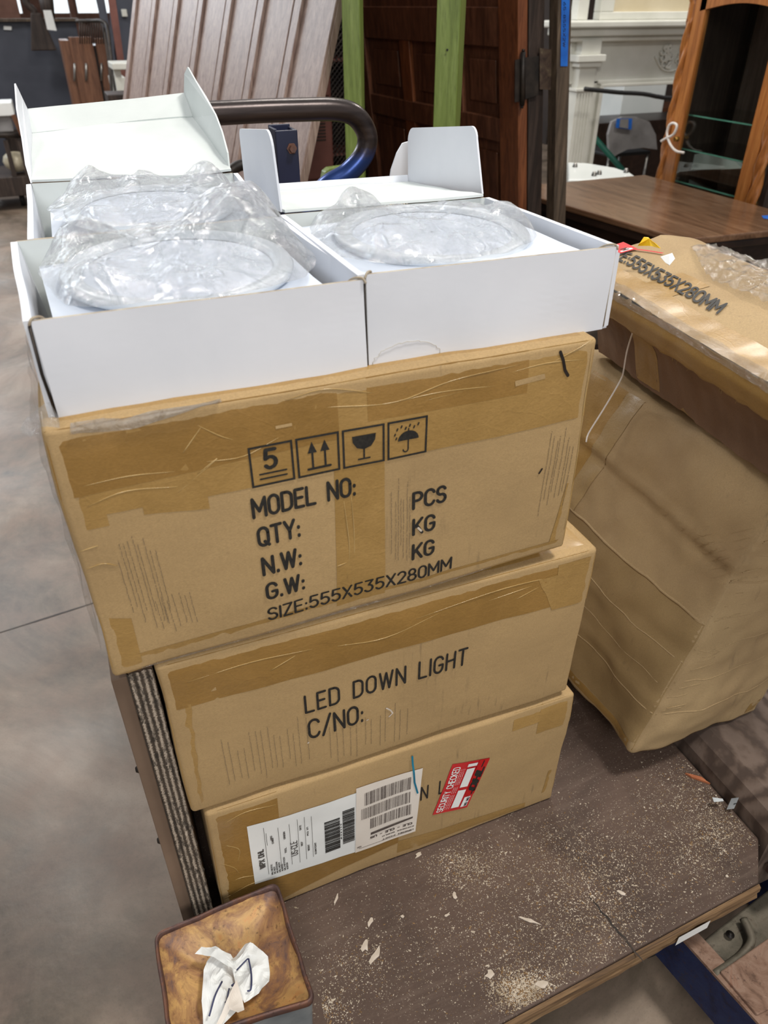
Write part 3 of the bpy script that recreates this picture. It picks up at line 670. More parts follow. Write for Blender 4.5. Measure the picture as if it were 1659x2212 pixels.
# keep the rear bottom level with the carton under it
body = B1.body('carton_body', 'kraft', r1)
T = [[(0, .181), (.034, .181), (.034, .265), (0, .265)], [(.03, .193), (.068, .192), (.068, .28), (.03, .28)], [(.066, .184), (.126, .176), (.126, .28), (.066, .28)],
     [(.124, .189), (.31, .188), (.31, .28), (.124, .28)], [(.308, .189), (.555, .187), (.555, .28), (.308, .28)]]
B1.patches('packing_tape', 'front', T, 'tape', r1)
B1.patches('packing_tape', 'front', [[(0, .215), (.26, .222), (.26, .28), (0, .28)], [(.29, .235), (.47, .233), (.47, .28), (.29, .28)]], 'tape_dark', r1, .0013)
B1.patches('packing_tape', 'front', [[(.249, .0), (.308, .0), (.307, .19), (.253, .19)]], 'tape', r1, .0009)
B1.patches('packing_tape', 'front', [[(0, 0), (.032, .0), (.032, .07), (0, .08)], [(.03, 0), (.25, 0), (.25, .024), (.03, .024)], [(.25, 0), (.555, 0), (.555, .016), (.25, .022)], [(.53, .015), (.555, .016), (.555, .10), (.542, .10)]], 'tape', r1, .0010)
B1.patches('packing_tape', 'left', [[(0, 0), (.535, 0), (.535, .03), (0, .03)], [(0, .2), (.535, .2), (.535, .28), (0, .28)]], 'tape', r1)
B1.patches('packing_tape', 'top', [[(0, 0), (.555, 0), (.555, .05), (0, .04)]], 'tape', r1)
B1.patches('packing_tape', 'right', [[(0, 0), (.535, 0), (.535, .03), (0, .03)], [(0, .22), (.535, .22), (.535, .28), (0, .28)], [(0, .02), (.03, .02), (.03, .1), (0, .1)]], 'tape', r1)
ic = []
for x0, x1 in ((.169, .2125), (.2155, .2595), (.2625, .307), (.310, .354)):
    y0, y1 = .188, .2305; t_ = .0022
    ic += [[(x0, y0), (x1, y0), (x1, y0 + t_), (x0, y0 + t_)], [(x0, y1 - t_), (x1, y1 - t_), (x1, y1), (x0, y1)], [(x0, y0), (x0 + t_, y0), (x0 + t_, y1), (x0, y1)], [(x1 - t_, y0), (x1, y0), (x1, y1), (x1 - t_, y1)]]
ic += text2d('5', .1845, .2055, .0195, .0105, .19) + strk([[(.178, .2005), (.2045, .2005)], [(.178, .1955), (.2045, .1955)]], .0018)
for cx in (.2315, .2445):
    ic += [[(cx - .0048, .2125), (cx + .0048, .2125), (cx, .2245)]] + strk([[(cx, .214), (cx, .1965)]], .0022)
ic += strk([[(.2265, .1955), (.2495, .1955)]], .0026)
gx = .285; ic += [[(gx - .0125, .222), (gx + .0125, .222), (gx + .0118, .215), (gx + .0075, .2085), (gx, .206), (gx - .0075, .2085), (gx - .0118, .215)]] + strk([[(gx, .207), (gx, .1955)], [(gx - .006, .1955), (gx + .006, .1955)]], .0018)
ux = .333; dome = arc(ux, .207, .0115, .0105, 0, 180, 12)
ic += [dome] + [[(ux - .0115 + k * .0077, .2072), (ux - .0115 + (k + 1) * .0077, .2072), (ux - .0115 + (k + .5) * .0077 + .0012, .2085)] for k in range(3)] + strk([[(ux, .217), (ux, .2195)], [(ux, .208), (ux, .1965)] + arc(ux - .0028, .1965, .0028, .0028, 0, -180, 6)], .0015)
for k in range(6): ic += strk([[(ux - .012 + k * .0046, .2215 + (k % 2) * .0025), (ux - .0128 + k * .0046, .2195 + (k % 2) * .0025)]], .0017)
ic += strk([[(ux - .0145, .216), (ux - .0152, .2142)], [(ux - .013, .2115), (ux - .0137, .2097)]], .0016)
B1.polys('handling_symbols', 'front', ic, 'ink', r1, .0022)
tx = text2d('MODEL NO:', .167, .1555, .0205, .107) + text2d('QTY:', .169, .1215, .0205, .043) + text2d('N.W:', .170, .0855, .0205, .041) + text2d('G.W:', .171, .0525, .0200, .041) + text2d('SIZE:555X535X280MM', .170, .0215, .0165, .222, .14) \
   + text2d('PCS', .341, .1205, .0195, .0385) + text2d('KG', .3415, .0865, .0195, .0255) + text2d('KG', .3415, .0525, .0195, .0255)
B1.polys('printed_text', 'front', tx, 'ink', r1, .0022)
MATS['rub'] = mottled('rubbed_grey_line', srgb(118, 102, 78), srgb(140, 120, 92), 300, .8)
random.seed(5)
def rubs(C, root, areas):
    for (xa, xb, ya_, yb_, n_, lean) in areas:
        L = []
        for k in range(n_):
            x = xa + (xb - xa) * (k + .5 * random.random()) / n_; y0 = ya_ + (yb_ - ya_) * random.random() * .3; y1 = yb_ - (yb_ - ya_) * random.random() * .3; y = y0
            while y < y1:
                e_ = y + random.uniform(.002, .007); t_ = (y - ya_) / (yb_ - ya_); L.append([(x + lean * t_ + random.uniform(-.0004, .0004), y), (x + lean * t_, min(e_, y1))]); y = e_ + random.uniform(0, .002)
        C.polys('rub_marks', 'front', strk(L, .0006), 'rub', root, .0016)
rubs(B1, r1, [(.035, .075, .05, .17, 9, -.004), (.06, .10, .04, .09, 7, -.003), (.315, .34, .05, .17, 7, .0), (.505, .545, .06, .18, 8, .004)])
# torn slit near top right, small hole, bottom-left split
B1.polys('tear', 'front', strk([[(.507, .272), (.512, .262), (.516, .25), (.521, .243)]], .0035), 'black_iron', r1, .0026)
B1.polys('puncture', 'front', strk([[(.5, .126), (.503, .131)]], .0025), 'black_iron', r1, .0026)
B1.polys('puncture', 'front', strk([[(.347, .094), (.351, .089)]], .0025), 'flake', r1, .0026)
B1.polys('scuff', 'front', [[(.455, .243), (.492, .245), (.49, .251), (.454, .249)], [(.198, .244), (.214, .244), (.214, .247), (.198, .247)]], 'kraft', r1, .0024)

# --- middle
f2 = [V((.042, .003, .876)), V((.610, .003, .876)), V((.043, .003, .612)), V((.606, .003, .606))]
B2, r2 = brown_carton(f2, .55, .27, 'brown carton printed LED DOWN LIGHT, second from the top of the cart stack', 2)
B2.body('carton_body', 'kraft', r2)
k2 = .27 / .28
B2.patches('packing_tape', 'front', [[(0, .195), (.27, .196), (.27, .27), (0, .27)], [(.265, .196), (.555, .190), (.555, .27), (.265, .27)]], 'tape_dark', r2)
B2.patches('packing_tape', 'front', [[(0, 0), (.016, .02), (.027, .2), (0, .2)], [(.47, .245), (.502, .245), (.502, .19), (.497, .185)], [(.497, .185), (.555, .182), (.555, .26), (.497, .26)]], 'tape', r2, .0012, jag=.0012)
B2.patches('packing_tape', 'top', [[(0, 0), (.555, 0), (.555, .06), (0, .06)]], 'tape', r2)
B2.patches('packing_tape', 'right', [[(0, .19), (.55, .19), (.55, .27), (0, .27)]], 'tape', r2)
B2.polys('printed_text', 'front', text2d('LED DOWN LIGHT', .156, .131, .0295, .218, .13, .24) + text2d('C/NO:', .158, .081, .0330, .071, .13, .2), 'ink', r2, .0024)
rubs(B2, r2, [(.05, .16, .02, .13, 14, 0), (.18, .3, .01, .1, 12, 0)])
B2.polys('scuff', 'front', strk([[(.262, .092), (.268, .085), (.271, .078), (.266, .073)], [(.155, .073), (.156, .074)], [(.235, .08), (.2365, .081)]], .002), 'flake', r2, .0022)
# --- bottom
f3 = [V((.058, 0, .606)), V((.621, 0, .597)), V((.052, 0, .3365)), V((.617, 0, .3365))]
B3, r3 = brown_carton(f3, .545, .28, 'brown carton bearing white shipping labels and a red sticker, bottom of the cart stack', 3)
B3.body('carton_body', 'kraft', r3)
B3.patches('packing_tape', 'front', [[(0, .215), (.092, .225), (.093, .28), (0, .28)], [(0, .07), (.05, .07), (.05, .24), (0, .24)], [(0, .0), (.055, .04), (.27, .045), (.27, .075), (.03, .085), (0, .08)][0:1] + [(.27, .05), (.27, .078), (0, .09)]], 'tape_dark', r3, .0008)
B3.patches('packing_tape', 'front', [[(.45, .24), (.5, .24), (.5, .28), (.45, .28)], [(.495, .21), (.555, .213), (.555, .28), (.495, .28)], [(.53, .03), (.555, .03), (.555, .09), (.536, .09)]], 'tape', r3, .0008, jag=.001)
B3.patches('packing_tape', 'front', [[(.27, .055), (.5, .02), (.5, .0), (.27, .0)][::-1]], 'tape', r3, .0007)
lab = B3.patches('shipping_label', 'front', [[(.049, .082), (.205, .068), (.205, .222), (.049, .229)]], 'paper', r3, .0020, smooth=True); lab['label'] = 'white air waybill label in clear pouch, text running upward'
def rot90(txt, x, y, h, width, **k): return text2d(txt, x, y, h, width, rot=PI / 2, **k)
ink = rot90('WPX DHL', .066, .118, .007, .045, stroke=.26) + rot90('US-CLE', .1135, .121, .009, .036, stroke=.15)
random.seed(9)
for k in range(7): ink += rot90('NLHEITEDHN'[:random.randint(4, 10)], .076 + k * .0037, .092, .0022, random.uniform(.016, .034), stroke=.2)
for x, y0, y1 in ((.070, .096, .215), (.089, .096, .205), (.1045, .100, .205), (.116, .098, .21), (.126, .10, .21), (.136, .10, .205), (.0725, .17, .2)): ink += strk([[(x, y0), (x, y1)]], .0006)
for x, y, t_, wd in ((.080, .18, 'HKG', .01), (.0815, .17, 'CHINA', .014), (.098, .172, 'ORIGIN', .018), (.121, .18, 'DATE', .012), (.131, .16, 'PCS 1/1', .02), (.131, .12, 'WEIGHT', .016), (.1215, .14, 'REF', .01), (.141, .105, 'CONTENT', .03), (.098, .135, 'TEL', .014)): ink += rot90(t_, x, y, .0024, wd, stroke=.22)
B3.polys('label_print', 'front', ink, 'ink_soft', lab, .0034)
bars = [[(.069 - .010, .116), (.069 - .0015, .116), (.069 - .0015, .137), (.059, .137)]]
def hbars(x0, x1, y0, y1, n, seed):
    random.seed(seed); out = []; y = y0
    while y < y1:
        t_ = random.choice((.0008, .0012, .002, .003)); out.append([(x0, y), (x1, y), (x1, min(y + t_, y1)), (x0, min(y + t_, y1))]); y += t_ + random.choice((.0007, .0011))
    return out
B3.polys('barcode', 'front', hbars(.181, .199, .105, .19, 0, 2), 'ink', lab, .0034)
bars = hbars(.154, .177, .098, .178, 0, 1); ink2 = rot90('JD 0 8 2 5 5', .1795, .12, .0018, .04, stroke=.2)
B3.polys('barcode', 'front', bars, 'ink', lab, .0034); B3.polys('barcode_number', 'front', ink2, 'ink', lab, .0034)
lab2 = B3.patches('barcode_sticker', 'front', [[(.200, .068), (.297, .070), (.303, .228), (.202, .233)]], 'paper_warm', r3, .0040, smooth=True); lab2['label'] = 'cream barcode sticker pasted upside down'
def vbars(x0, x1, y0, y1, seed):
    random.seed(seed); out = []; x = x0
    while x < x1:
        t_ = random.choice((.0005, .0008, .0013)); out.append([(x, y0), (x + t_, y0), (x + t_, y1), (x, y1)]); x += t_ + random.choice((.0006, .001, .0014))
    return out
bb = vbars(.214, .286, .186, .216, 3) + vbars(.209, .286, .153, .180, 4) + vbars(.223, .288, .122, .148, 5) + [[(.224, .104), (.291, .110), (.291, .114), (.224, .110)]]
bb += text2d('CLE - CLE - US', .290, .0985, .0046, .066, rot=PI, stroke=.24)
bb += text2d('EXPRESS WORLD', .293, .0885, .0022, .05, rot=PI, stroke=.2) + text2d('ORIGIN POST', .293, .080, .0022, .05, rot=PI, stroke=.2) + text2d('020', .209, .083, .003, .006, rot=PI, stroke=.2) + strk([[(.206, .077), (.29, .077)]], .0007)
B3.polys('barcode_print', 'front', bb, mottled('brown_grey_ink', srgb(74, 64, 60), srgb(98, 88, 84), 200, .6), lab2, .0054)
B3.polys('marker_stroke', 'front', strk([[(.286, .262), (.287, .245), (.289, .225), (.291, .2), (.2965, .172)]], .0028), 'blue_ink', r3, .0062)['label'] = 'blue marker stroke'
B3.polys('printed_text', 'front', text2d('N L', .3035, .148, .031, .038, .12, .3), 'ink', r3, .0016)
Q = [(.325, .096), (.385, .082), (.414, .196), (.351, .213)]
st = B3.patches('security_sticker', 'front', [Q], 'red', r3, .0024, smooth=True); st['label'] = 'red sticker reading SECURITY CHECKED'
def inq(pol):   # map unit sticker coords onto the slanted quad: u across (0..1), v up (0..1)
    out = []
    for P in pol:
        r_ = []
        for u, v in P: r_.append(tuple(Q[0][i] * (1 - u) * (1 - v) + Q[1][i] * u * (1 - v) + Q[2][i] * u * v + Q[3][i] * (1 - u) * v for i in (0, 1)))
        out.append(r_)
    return out
wt = [[(x, y) for x, y in P] for P in text2d('SECURITY CHECKED', .24, .05, .17, .88, rot=PI / 2, stroke=.16)]
wt += [[(.46, .08), (.68, .08), (.68, .44), (.46, .44)], [(.46, .5), (.68, .5), (.68, .86), (.46, .86)], [(.44, .9), (.7, .9), (.7, .96), (.44, .96)], [(.74, .06), (.92, .06), (.92, .27), (.74, .27)]]
for x in (.30, .35, .40): wt += text2d('CHECKED FOR SECURITY', x, .08, .018, .8, rot=PI / 2, stroke=.12)
B3.polys('sticker_print', 'front', inq(wt), 'paper', st, .0048)
B3.polys('sticker_print', 'front', inq([[(.72, .3), (1, .3), (1, 1), (.72, 1)]]), 'red_dark', st, .0040)
B3.polys('sticker_logo', 'front', inq(text2d('DHL', .94, .4, .17, .42, rot=PI / 2, stroke=.3, slant=.3) + strk([[(.9, .32), (.9, .38)], [(.86, .86), (.86, .97)]], .03) + text2d('NO NO', .9, .08, .07, .17, rot=PI / 2, stroke=.2)), 'ink', st, .0056)

# stretch wrap bunched on the top carton's front-left corner and along its left side
def wrapsheet(name, grid, mat, parent, amp=.006, seed=0, sub=6):
    """grid of world control points (rows) -> crinkled sheet"""
    R, Cc = len(grid), len(grid[0]); rows = []
    rr = [spline(r_, sub) for r_ in grid]; L = len(rr[0]); cols = [spline([rr[i][j] for i in range(R)], sub) for j in range(L)]
    H = len(cols[0]); vs = []
    for j in range(H):
        for i in range(L):
            p = cols[i][j]; q = p * 38 + V((seed, 0, 0)); d = V((noise.noise(q), noise.noise(q + V((7, 0, 0))), noise.noise(q + V((0, 9, 0)))))
            vs.append(p + d * amp * (1 + .8 * noise.noise(p * 90)))
    return build(name, vs, [(j * L + i, j * L + i + 1, (j + 1) * L + i + 1, (j + 1) * L + i) for j in range(H - 1) for i in range(L - 1)], mat, parent, True)
g = [[U(50, 912, y=-.006), U(75, 885, y=-.004), U(115, 880, y=-.004)], [U(52, 935, y=-.012), U(95, 912, y=-.012), U(135, 905, y=-.008)], [U(78, 948, y=-.012), U(100, 930, y=-.012), U(140, 925, y=-.01)]]
o = wrapsheet('plastic_wrap', g, MATS['film'], r1, .008, 3, 10); o['label'] = 'clear wrap bunched at the front left corner'
g = [[U(74, 760, x=-.004), U(74, 820, x=-.006), U(76, 880, x=-.006), U(80, 935, x=-.004)], [V((-.006, .3, 1.185)), V((-.006, .2, 1.185)), V((-.006, .1, 1.18)), V((-.005, .0, 1.175))], [V((-.004, .3, 1.12)), V((-.004, .2, 1.12)), V((-.004, .1, 1.12)), V((-.004, .0, 1.12))]]
wrapsheet('plastic_wrap', g[1:] + [[V((-.004, .3, .92)), V((-.004, .2, .92)), V((-.004, .1, .92)), V((-.004, .0, .92))]], MATS['wrap'], r1, .004, 5, 12)
g = [[U(150, 915, y=.004), U(300, 893, y=.004), U(420, 873, y=.004), U(480, 862, y=.004)], [U(150, 935, y=-.006), U(300, 905, y=-.006), U(420, 880, y=-.006), U(480, 866, y=-.005)], [U(152, 942, y=-.005), U(300, 922, y=-.006), U(420, 884, y=-.006), U(482, 870, y=-.005)]]
wrapsheet('plastic_wrap', g, film('milky_wrap', (.93, .91, .87, 1), .75, 40, .8, .08), r1, .0022, 8, 8)['label'] = 'milky torn wrap under the white box'
# wrinkles of wrap/tape: fine raised creases on the front
def creases(C, root, lines, r=.00055, mat=None):
    for L in lines:
        mb = MB()
        P = spline([C.pt(C.face('front', *q), .0010) for q in L], 5); n_ = len(P)
        mb.tube(P, [r * (math.sin(PI * (k + .3) / (n_ - .4)) * .8 + .25) for k in range(n_)], 5)
        mb.obj('wrap_crease', mat or 'crease', root, True)
MATS['crease'] = mottled('glossy_wrap_crease', srgb(168, 138, 84), srgb(196, 168, 116), 30, .2, .1, 30)
creases(B1, r1, [[(.02, .225), (.06, .226), (.1, .222)], [(.02, .205), (.055, .212), (.1, .206)], [(.1, .2), (.14, .226), (.12, .215)], [(.13, .225), (.165, .223), (.2, .235)], [(.125, .263), (.145, .248), (.158, .241)], [(.11, .238), (.13, .259)],
   [(.21, .262), (.26, .255), (.32, .250), (.38, .262), (.46, .266)], [(.32, .25), (.37, .252), (.43, .248)], [(.35, .246), (.4, .249)], [(.44, .258), (.49, .262), (.54, .258)], [(.5, .262), (.53, .272), (.549, .28)],
   [(.27, .155), (.272, .1), (.268, .04), (.255, .02)], [(.262, .15), (.266, .09), (.262, .05)], [(.25, .07), (.262, .072)], [(.55, .03), (.552, .12), (.55, .2), (.548, .27)], [(.005, .14), (.02, .142), (.032, .136)], [(.003, .16), (.02, .163)], [(.21, .27), (.25, .274), (.3, .262)]])
creases(B1, r1, [[(.03, .004), (.12, .0), (.22, .002), (.3, .001), (.4, .002), (.45, .001)]], .0022, 'wrap')
creases(B2, r2, [[(.03, .235), (.1, .24), (.17, .236)], [(.2, .23), (.26, .222), (.33, .236)], [(.3, .238), (.42, .246), (.53, .24)], [(.4, .232), (.46, .237)], [(.12, .22), (.15, .232)], [(.44, .222), (.47, .232)]], .0005)
creases(B3, r3, [[(.0, .1), (.03, .11), (.06, .1)], [(.005, .07), (.04, .085), (.075, .083)], [(.02, .2), (.035, .18), (.03, .15)], [(.01, .16), (.025, .14), (.03, .12)], [(.02, .25), (.05, .262), (.09, .256)]], .0005)

# ================================================================== WHITE BOXES, LAMPS AND BAGS
ZT = 1.176; ZR = 1.261
def white_box(label, F, Bk, seed, wob=0):
    """F: front bl, br, tr, tl ; Bk: back tl, tr (tops)"""
    bl, br, tr, tl = [V(q) for q in F]; btl, btr = [V(q) for q in Bk]
    root = thing('white_lamp_box', ((bl + br) / 2 + V((0, .13, 0))), label, 'cardboard box', 'open white boxes on top of the stack')
    bbl = V((btl.x, btl.y, bl.z)); bbr = V((btr.x, btr.y, br.z)); t = .0028
    if abs(btl.x - tl.x) > .004: bbl.x = bl.x
    sheet('front_wall', (br, bl, tl, tr), -.003, 'white_card', root, 12, .0015, seed, 'card_edge', 0)
    for nm, a, b, c, d in (('side_wall', bl, bbl, btl, tl), ('side_wall', bbr, br, tr, btr)):
        sheet(nm, (a, b, c, d), -.0066, 'white_card', root, 10, .0012, seed + 3)
    sheet('back_wall', (bbl, bbr, btr, btl), -.003, 'white_card_in', root, 10, .001, seed + 5, 'card_edge')
    sheet('base', (bl + V((.004, .004, .002)), br + V((-.004, .004, .002)), bbr + V((-.004, -.004, .002)), bbl + V((.004, -.004, .002))), .003, 'white_card_in', root, 4, 0, seed)
    return root, (bl, br, tr, tl, btl, btr)
F = [V((.026, .022, ZT)), V((.2865, .022, ZT + .0005)), U(783, 603, y=.022), U(66, 692, y=.022)]
F[0] = U(130, 911, y=.022); F[1] = U(791, 798, y=.022)
wb1, c1 = white_box('open white box without a lid, front left of the three', F, (U(35, 522, z=ZR), U(592, 470, z=ZR)), 11)
F2 = [U(795, 796, y=.0235), U(1299, 710, y=.0235), U(1328, 531, y=.0235), U(789, 592, y=.0235)]
wb2, c2 = white_box('open white box with faint water stain on its front, right of the three', F2, (U(616, 463, z=ZR), U(1047, 427, z=ZR)), 23)
bl3 = V((.022, .302, ZT)); br3 = V((.284, .302, ZT))
F3 = [bl3, br3, V((.284, .302, ZR - .006)), U(72, 515, y=.303)]
wb3, c3 = white_box('open white box with lid thrown wide back, rear left of the three', F3, (U(68, 397, z=ZR), U(503, 374, z=ZR)), 37)
# folded corner flaps (dark notch) where side walls meet the front walls
for root, c in ((wb1, c1), (wb2, c2)):
    for q, s in ((c[3], 1), (c[2], -1)):
        mb = MB(); pts = [q + V((s * (-.002), -.0035, -.003)), q + V((s * .001, -.002, .0015)), q + V((s * .006, .003, .001)), q + V((s * .009, .010, -.003)), q + V((s * .008, .018, -.008))]
        mb.tube(spline(pts, 5), [.0011] * 21, 8); mb.obj('corner_fold', 'card_edge', root, True)
# long dark slit down the front-left corner of box 1 (gap of the tucked side wall)
bl, br, tr, tl, btl, btr = c1
mb = MB(); mb.tube([tl + V((-.002, -.0015, -.004)), tl.lerp(bl, .5) + V((-.0032, -.0015, 0)), bl + V((-.001, -.0015, .002))], .0013, 8); mb.obj('wall_seam', 'black_iron', wb1, True)
mb = MB(); mb.tube([c1[2] + V((.0015, -.0012, -.004)), c1[1] + V((.0008, -.0012, .002))], .0011, 8); mb.obj('wall_seam', 'black_iron', wb1, True)
bl, br, tr, tl, btl, btr = c2
sheet('side_strip', (br + V((.0005, -.001, .002)), br + V((.0075, .0005, .003)), tr + V((.0075, .0005, -.008)), tr + V((.0005, -.001, -.005))), .001, 'white_card', wb2, 3, 0)
mb = MB(); mb.tube([tr + V((.0008, -.0014, -.004)), br + V((.0008, -.0014, .003))], .0008, 8); mb.obj('wall_seam', 'card_edge', wb2, True)
# water stain: a thin brownish ring on the front of box 2
ang = [math.radians(a) for a in range(8, 176, 4)]; sc = U(880, 778, y=.0195); P = []
for a in ang:
    rr = 1 + .05 * noise.noise(V((a * 9, 0, 0))) * 2; p = sc + V((math.cos(a) * .037 * rr, 0, math.sin(a) * .020 * rr - .001)); P.append(p)
mb = MB(); mb.tube(P, .0003, 4); mb.obj('water_stain', mottled('faint_brown_stain', srgb(190, 184, 170), srgb(206, 202, 192), 40, .7), wb2, True)
# lid of the right white box: lies back nearly level, with standing side flaps
hl, hr = U(616, 461, z=ZR + .001), U(1044, 427, z=ZR + .001)
el, er = V((.296, .555, 1.232)), V((.572, .555, 1.228))
lid2 = sheet('lid', (hl, hr, er, el), .003, 'white_card_in', wb2, 8, .002, 5)
mb = MB(); mb.prism(flap_outline(.205, .088, .022, .014, .006, -.012), V((.293, .292, ZR)), V((.02, 1, -.11)).normalized(), V((-.05, -.03, 1)).normalized(), .0026); mb.obj('side_flap', 'white_card', lid2)
mb = MB(); mb.prism(flap_outline(.245, .080, .016, .02, .018, -.002), V((.571, .310, 1.257)), V((.0, 1, -.125)).normalized(), V((.02, .14, 1)).normalized(), .0026); mb.obj('side_flap', 'white_card', lid2)
mb = MB(); mb.prism([(0, 0), (.275, 0), (.275, .012), (0, .012)], V((.296, .555, 1.231)), V((1, 0, -.01)), V((0, .25, 1)).normalized(), .0026); mb.obj('tuck_flap', 'white_card', lid2)
mb = MB(); mb.prism([(0, 0), (.052, 0), (.05, .03), (.044, .052), (.034, .066), (.024, .064), (.014, .05), (.004, .025)], U(838, 402, y=.60), V((1, .12, -.02)).normalized(), V((-.02, -.1, 1)).normalized(), .0026); mb.obj('tuck_ear', 'white_card', lid2)
# torn brown fibre at the hinge
mb = MB(); a_, b_ = U(795, 452, z=ZR + .002), U(885, 440, z=ZR + .002)
for k in range(14):
    p = a_.lerp(b_, k / 14); mb.tube([p, p.lerp(b_, .12) + V((0, 0, .002 * random.random()))], .0011, 5)
mb.obj('torn_edge', 'card_edge', wb2, True)
# lid of the rear left white box
h0, h1 = U(70, 395, z=ZR + .001), U(500, 373, z=ZR + .001)
k0, k1 = U(70, 290, y=.831), U(420, 255, y=.831)
lid3 = sheet('lid', (h0, h1, k1, k0), .003, 'white_card_in', wb3, 10, .003, 8)
t0, t1 = U(62, 240, y=.888), U(403, 205, y=.888)
sheet('tuck_flap', (k0, k1, t1, t0), .003, 'white_card_in', lid3, 6, .002, 2)
def poly3(name, pts, th, mat, parent):   # planar-ish card piece from world points
    n = len(pts); c = sum([V(p) for p in pts], V()) / n; nz = V(); P = [V(p) for p in pts]
    for i in range(n): nz += (P[i] - c).cross(P[(i + 1) % n] - c)
    nz.normalize(); a = P; b = [p + nz * th for p in P]
    return build(name, a + b, [tuple(range(n))[::-1], tuple(range(n, 2 * n))] + [(i, (i + 1) % n, n + (i + 1) % n, n + i) for i in range(n)], mat, parent)
R_ = [U(498, 368, x=.293), U(494, 330, x=.294), U(482, 285, x=.297), U(468, 248, x=.30), U(447, 210, x=.30), U(425, 175, x=.298), U(408, 145, x=.296), U(401, 160, x=.292), U(400, 202, x=.292), U(420, 255, x=.292)]
poly3('side_flap', R_, .0024, 'white_card_in', lid3)
hx = h0.x
L_ = [h0, V((hx - .005, .62, 1.288)), V((hx - .010, .70, 1.325)), V((hx - .014, .80, 1.358)), V((hx - .018, .865, 1.372)), V((hx - .012, .87, 1.34)), k0 + V((-.002, .0, .004)), V((hx - .002, .7, 1.295))]
L_ = [h0, U(58, 355, y=.64), U(50, 300, y=.70), U(38, 235, y=.76), U(34, 180, y=.84), U(47, 208, y=.86), U(62, 240, y=.885), U(70, 290, y=.833)]
poly3('side_flap', L_, .0024, 'white_card', lid3)

# white liners + lamps + bags
def downlight(ctr, R, label, tilt=0, rz=0):
    t = thing('led_downlight', ctr, label, 'lamp', 'round white lamps bagged in the white boxes')
    M = Matrix.Rotation(rz, 4, 'Z') @ Matrix.Rotation(tilt, 4, 'X')
    mb = MB(); mb.lathe([(R * .0 + .001, -.026), (R * .8, -.026), (R * .82, -.004), (R, -.003), (R * 1.01, .001), (R * .99, .004), (R * .9, .0065), (R * .84, .004), (R * .82, .0)], ctr, 56, M); mb.obj('trim_ring', 'lamp_white', t, True)
    mb = MB(); mb.lathe([(R * .82, -.0005), (R * .6, .001), (.001, .0015)], ctr, 56, M); mb.obj('diffuser', 'foam', t, True)
    return t
def liner(c, root, dz, inset=.012):
    bl, br, tr, tl, btl, btr = c; z = tl.z - dz
    a = V((tl.x + inset + .004, tl.y + inset, z)); b = V((tr.x - inset, tr.y + inset, z)); cc = V((btr.x - inset, btr.y - inset, z + .004)); d = V((max(btl.x, bl.x - .02) + inset + .004, btl.y - inset, z))
    return sheet('liner', (a, b, cc, d), .004, 'foam', root, 8, .003, 4)
liner(c1, wb1, .024); liner(c2, wb2, .018); liner(c3, wb3, .026)
lc1 = V(((c1[0].x + c1[1].x) / 2 - .005, .158, ZR - .013)); lc2 = V((.431, .165, ZR - .008)); lc3 = V((.16, .44, ZR - .013))
downlight(lc1, .112, 'round white lamp under clear bag in the front left white box', .05)
downlight(lc2, .108, 'round white lamp under clear bag in the right white box', .04)
downlight(lc3, .105, 'round white lamp under clear bag in the rear left white box', .04)

def bag(label, c, sx, sy, base, hfun, seed, rot=0, n=110, amp=.008, shape=None):
    vs = []; fs = []; keep = {}; c = V(c)
    for j in range(n + 1):
        for i in range(n + 1):
            u, v = 2 * i / n - 1, 2 * j / n - 1
            # square to rounded blob
            x_ = u * math.sqrt(1 - v * v / 2 * .75); y_ = v * math.sqrt(1 - u * u / 2 * .75)
            rim = 1 + .10 * noise.noise(V((x_ * 2 + seed, y_ * 2, 0)))
            x, y = x_ * sx * rim, y_ * sy * rim
            X = x * math.cos(rot) - y * math.sin(rot); Y = x * math.sin(rot) + y * math.cos(rot)
            q = V((X, Y, 0)) * 16 + V((seed * 3.1, 0, 0)); q2 = V((X * 1.0 + Y * .6, Y - X * .5, 0)) * 38 + V((seed, 5, 0))
            wv = (1 - abs(noise.noise(q)) * 2.4) * .55 + (1 - abs(noise.noise(q2)) * 2.4) * .28 + noise.noise(q * 5) * .12
            rr = max(abs(u), abs(v)); ed = max(0, 1 - rr ** 6)
            d_ = noise.voronoi(q * 1.15 + V((wv * .2, 0, 0)))[0]; d2_ = noise.voronoi(q2 * .8)[0]
            wv = wv * .35 + (d_[1] - d_[0]) * .9 + (d2_[1] - d2_[0]) * .30
            h = hfun(X, Y) * 1.35 + amp * 1.9 * wv * (.35 + .65 * ed)
            vs.append(c + V((X + .004 * noise.noise(q2 * .8), Y + .004 * noise.noise(q2 * .8 + V((3, 3, 3))), h * (.25 + .75 * ed) - (1 - ed) * base)))
    for j in range(n):
        for i in range(n): q = j * (n + 1) + i; fs.append((q, q + 1, q + n + 2, q + n + 1))
    o = build('plastic_bag', vs, fs, 'film', None, False)
    return tag(o, label, 'plastic bag', 'clear bags around the lamps')
def bump2(X, Y, x, y, r, h): return h * math.exp(-((X - x) ** 2 + (Y - y) ** 2) / r ** 2)
bag('crinkled clear bag peaking at its right, over the front left white box', (lc1.x, lc1.y - .006, ZR - .006), .128, .116, .004,
    lambda X, Y: .007 + bump2(X, Y, .075, .03, .05, .040) + bump2(X, Y, -.09, .05, .035, .020) + bump2(X, Y, .02, .0, .03, .012) + bump2(X, Y, -.10, -.06, .03, .012), 1)
bag('crinkled clear bag over the lamp in the right white box', (lc2.x - .012, lc2.y - .004, ZR - .004), .122, .108, .004,
    lambda X, Y: .006 + bump2(X, Y, -.06, .07, .03, .020) + bump2(X, Y, .085, -.02, .035, .012) + bump2(X, Y, -.04, -.02, .04, .006), 5, .2)
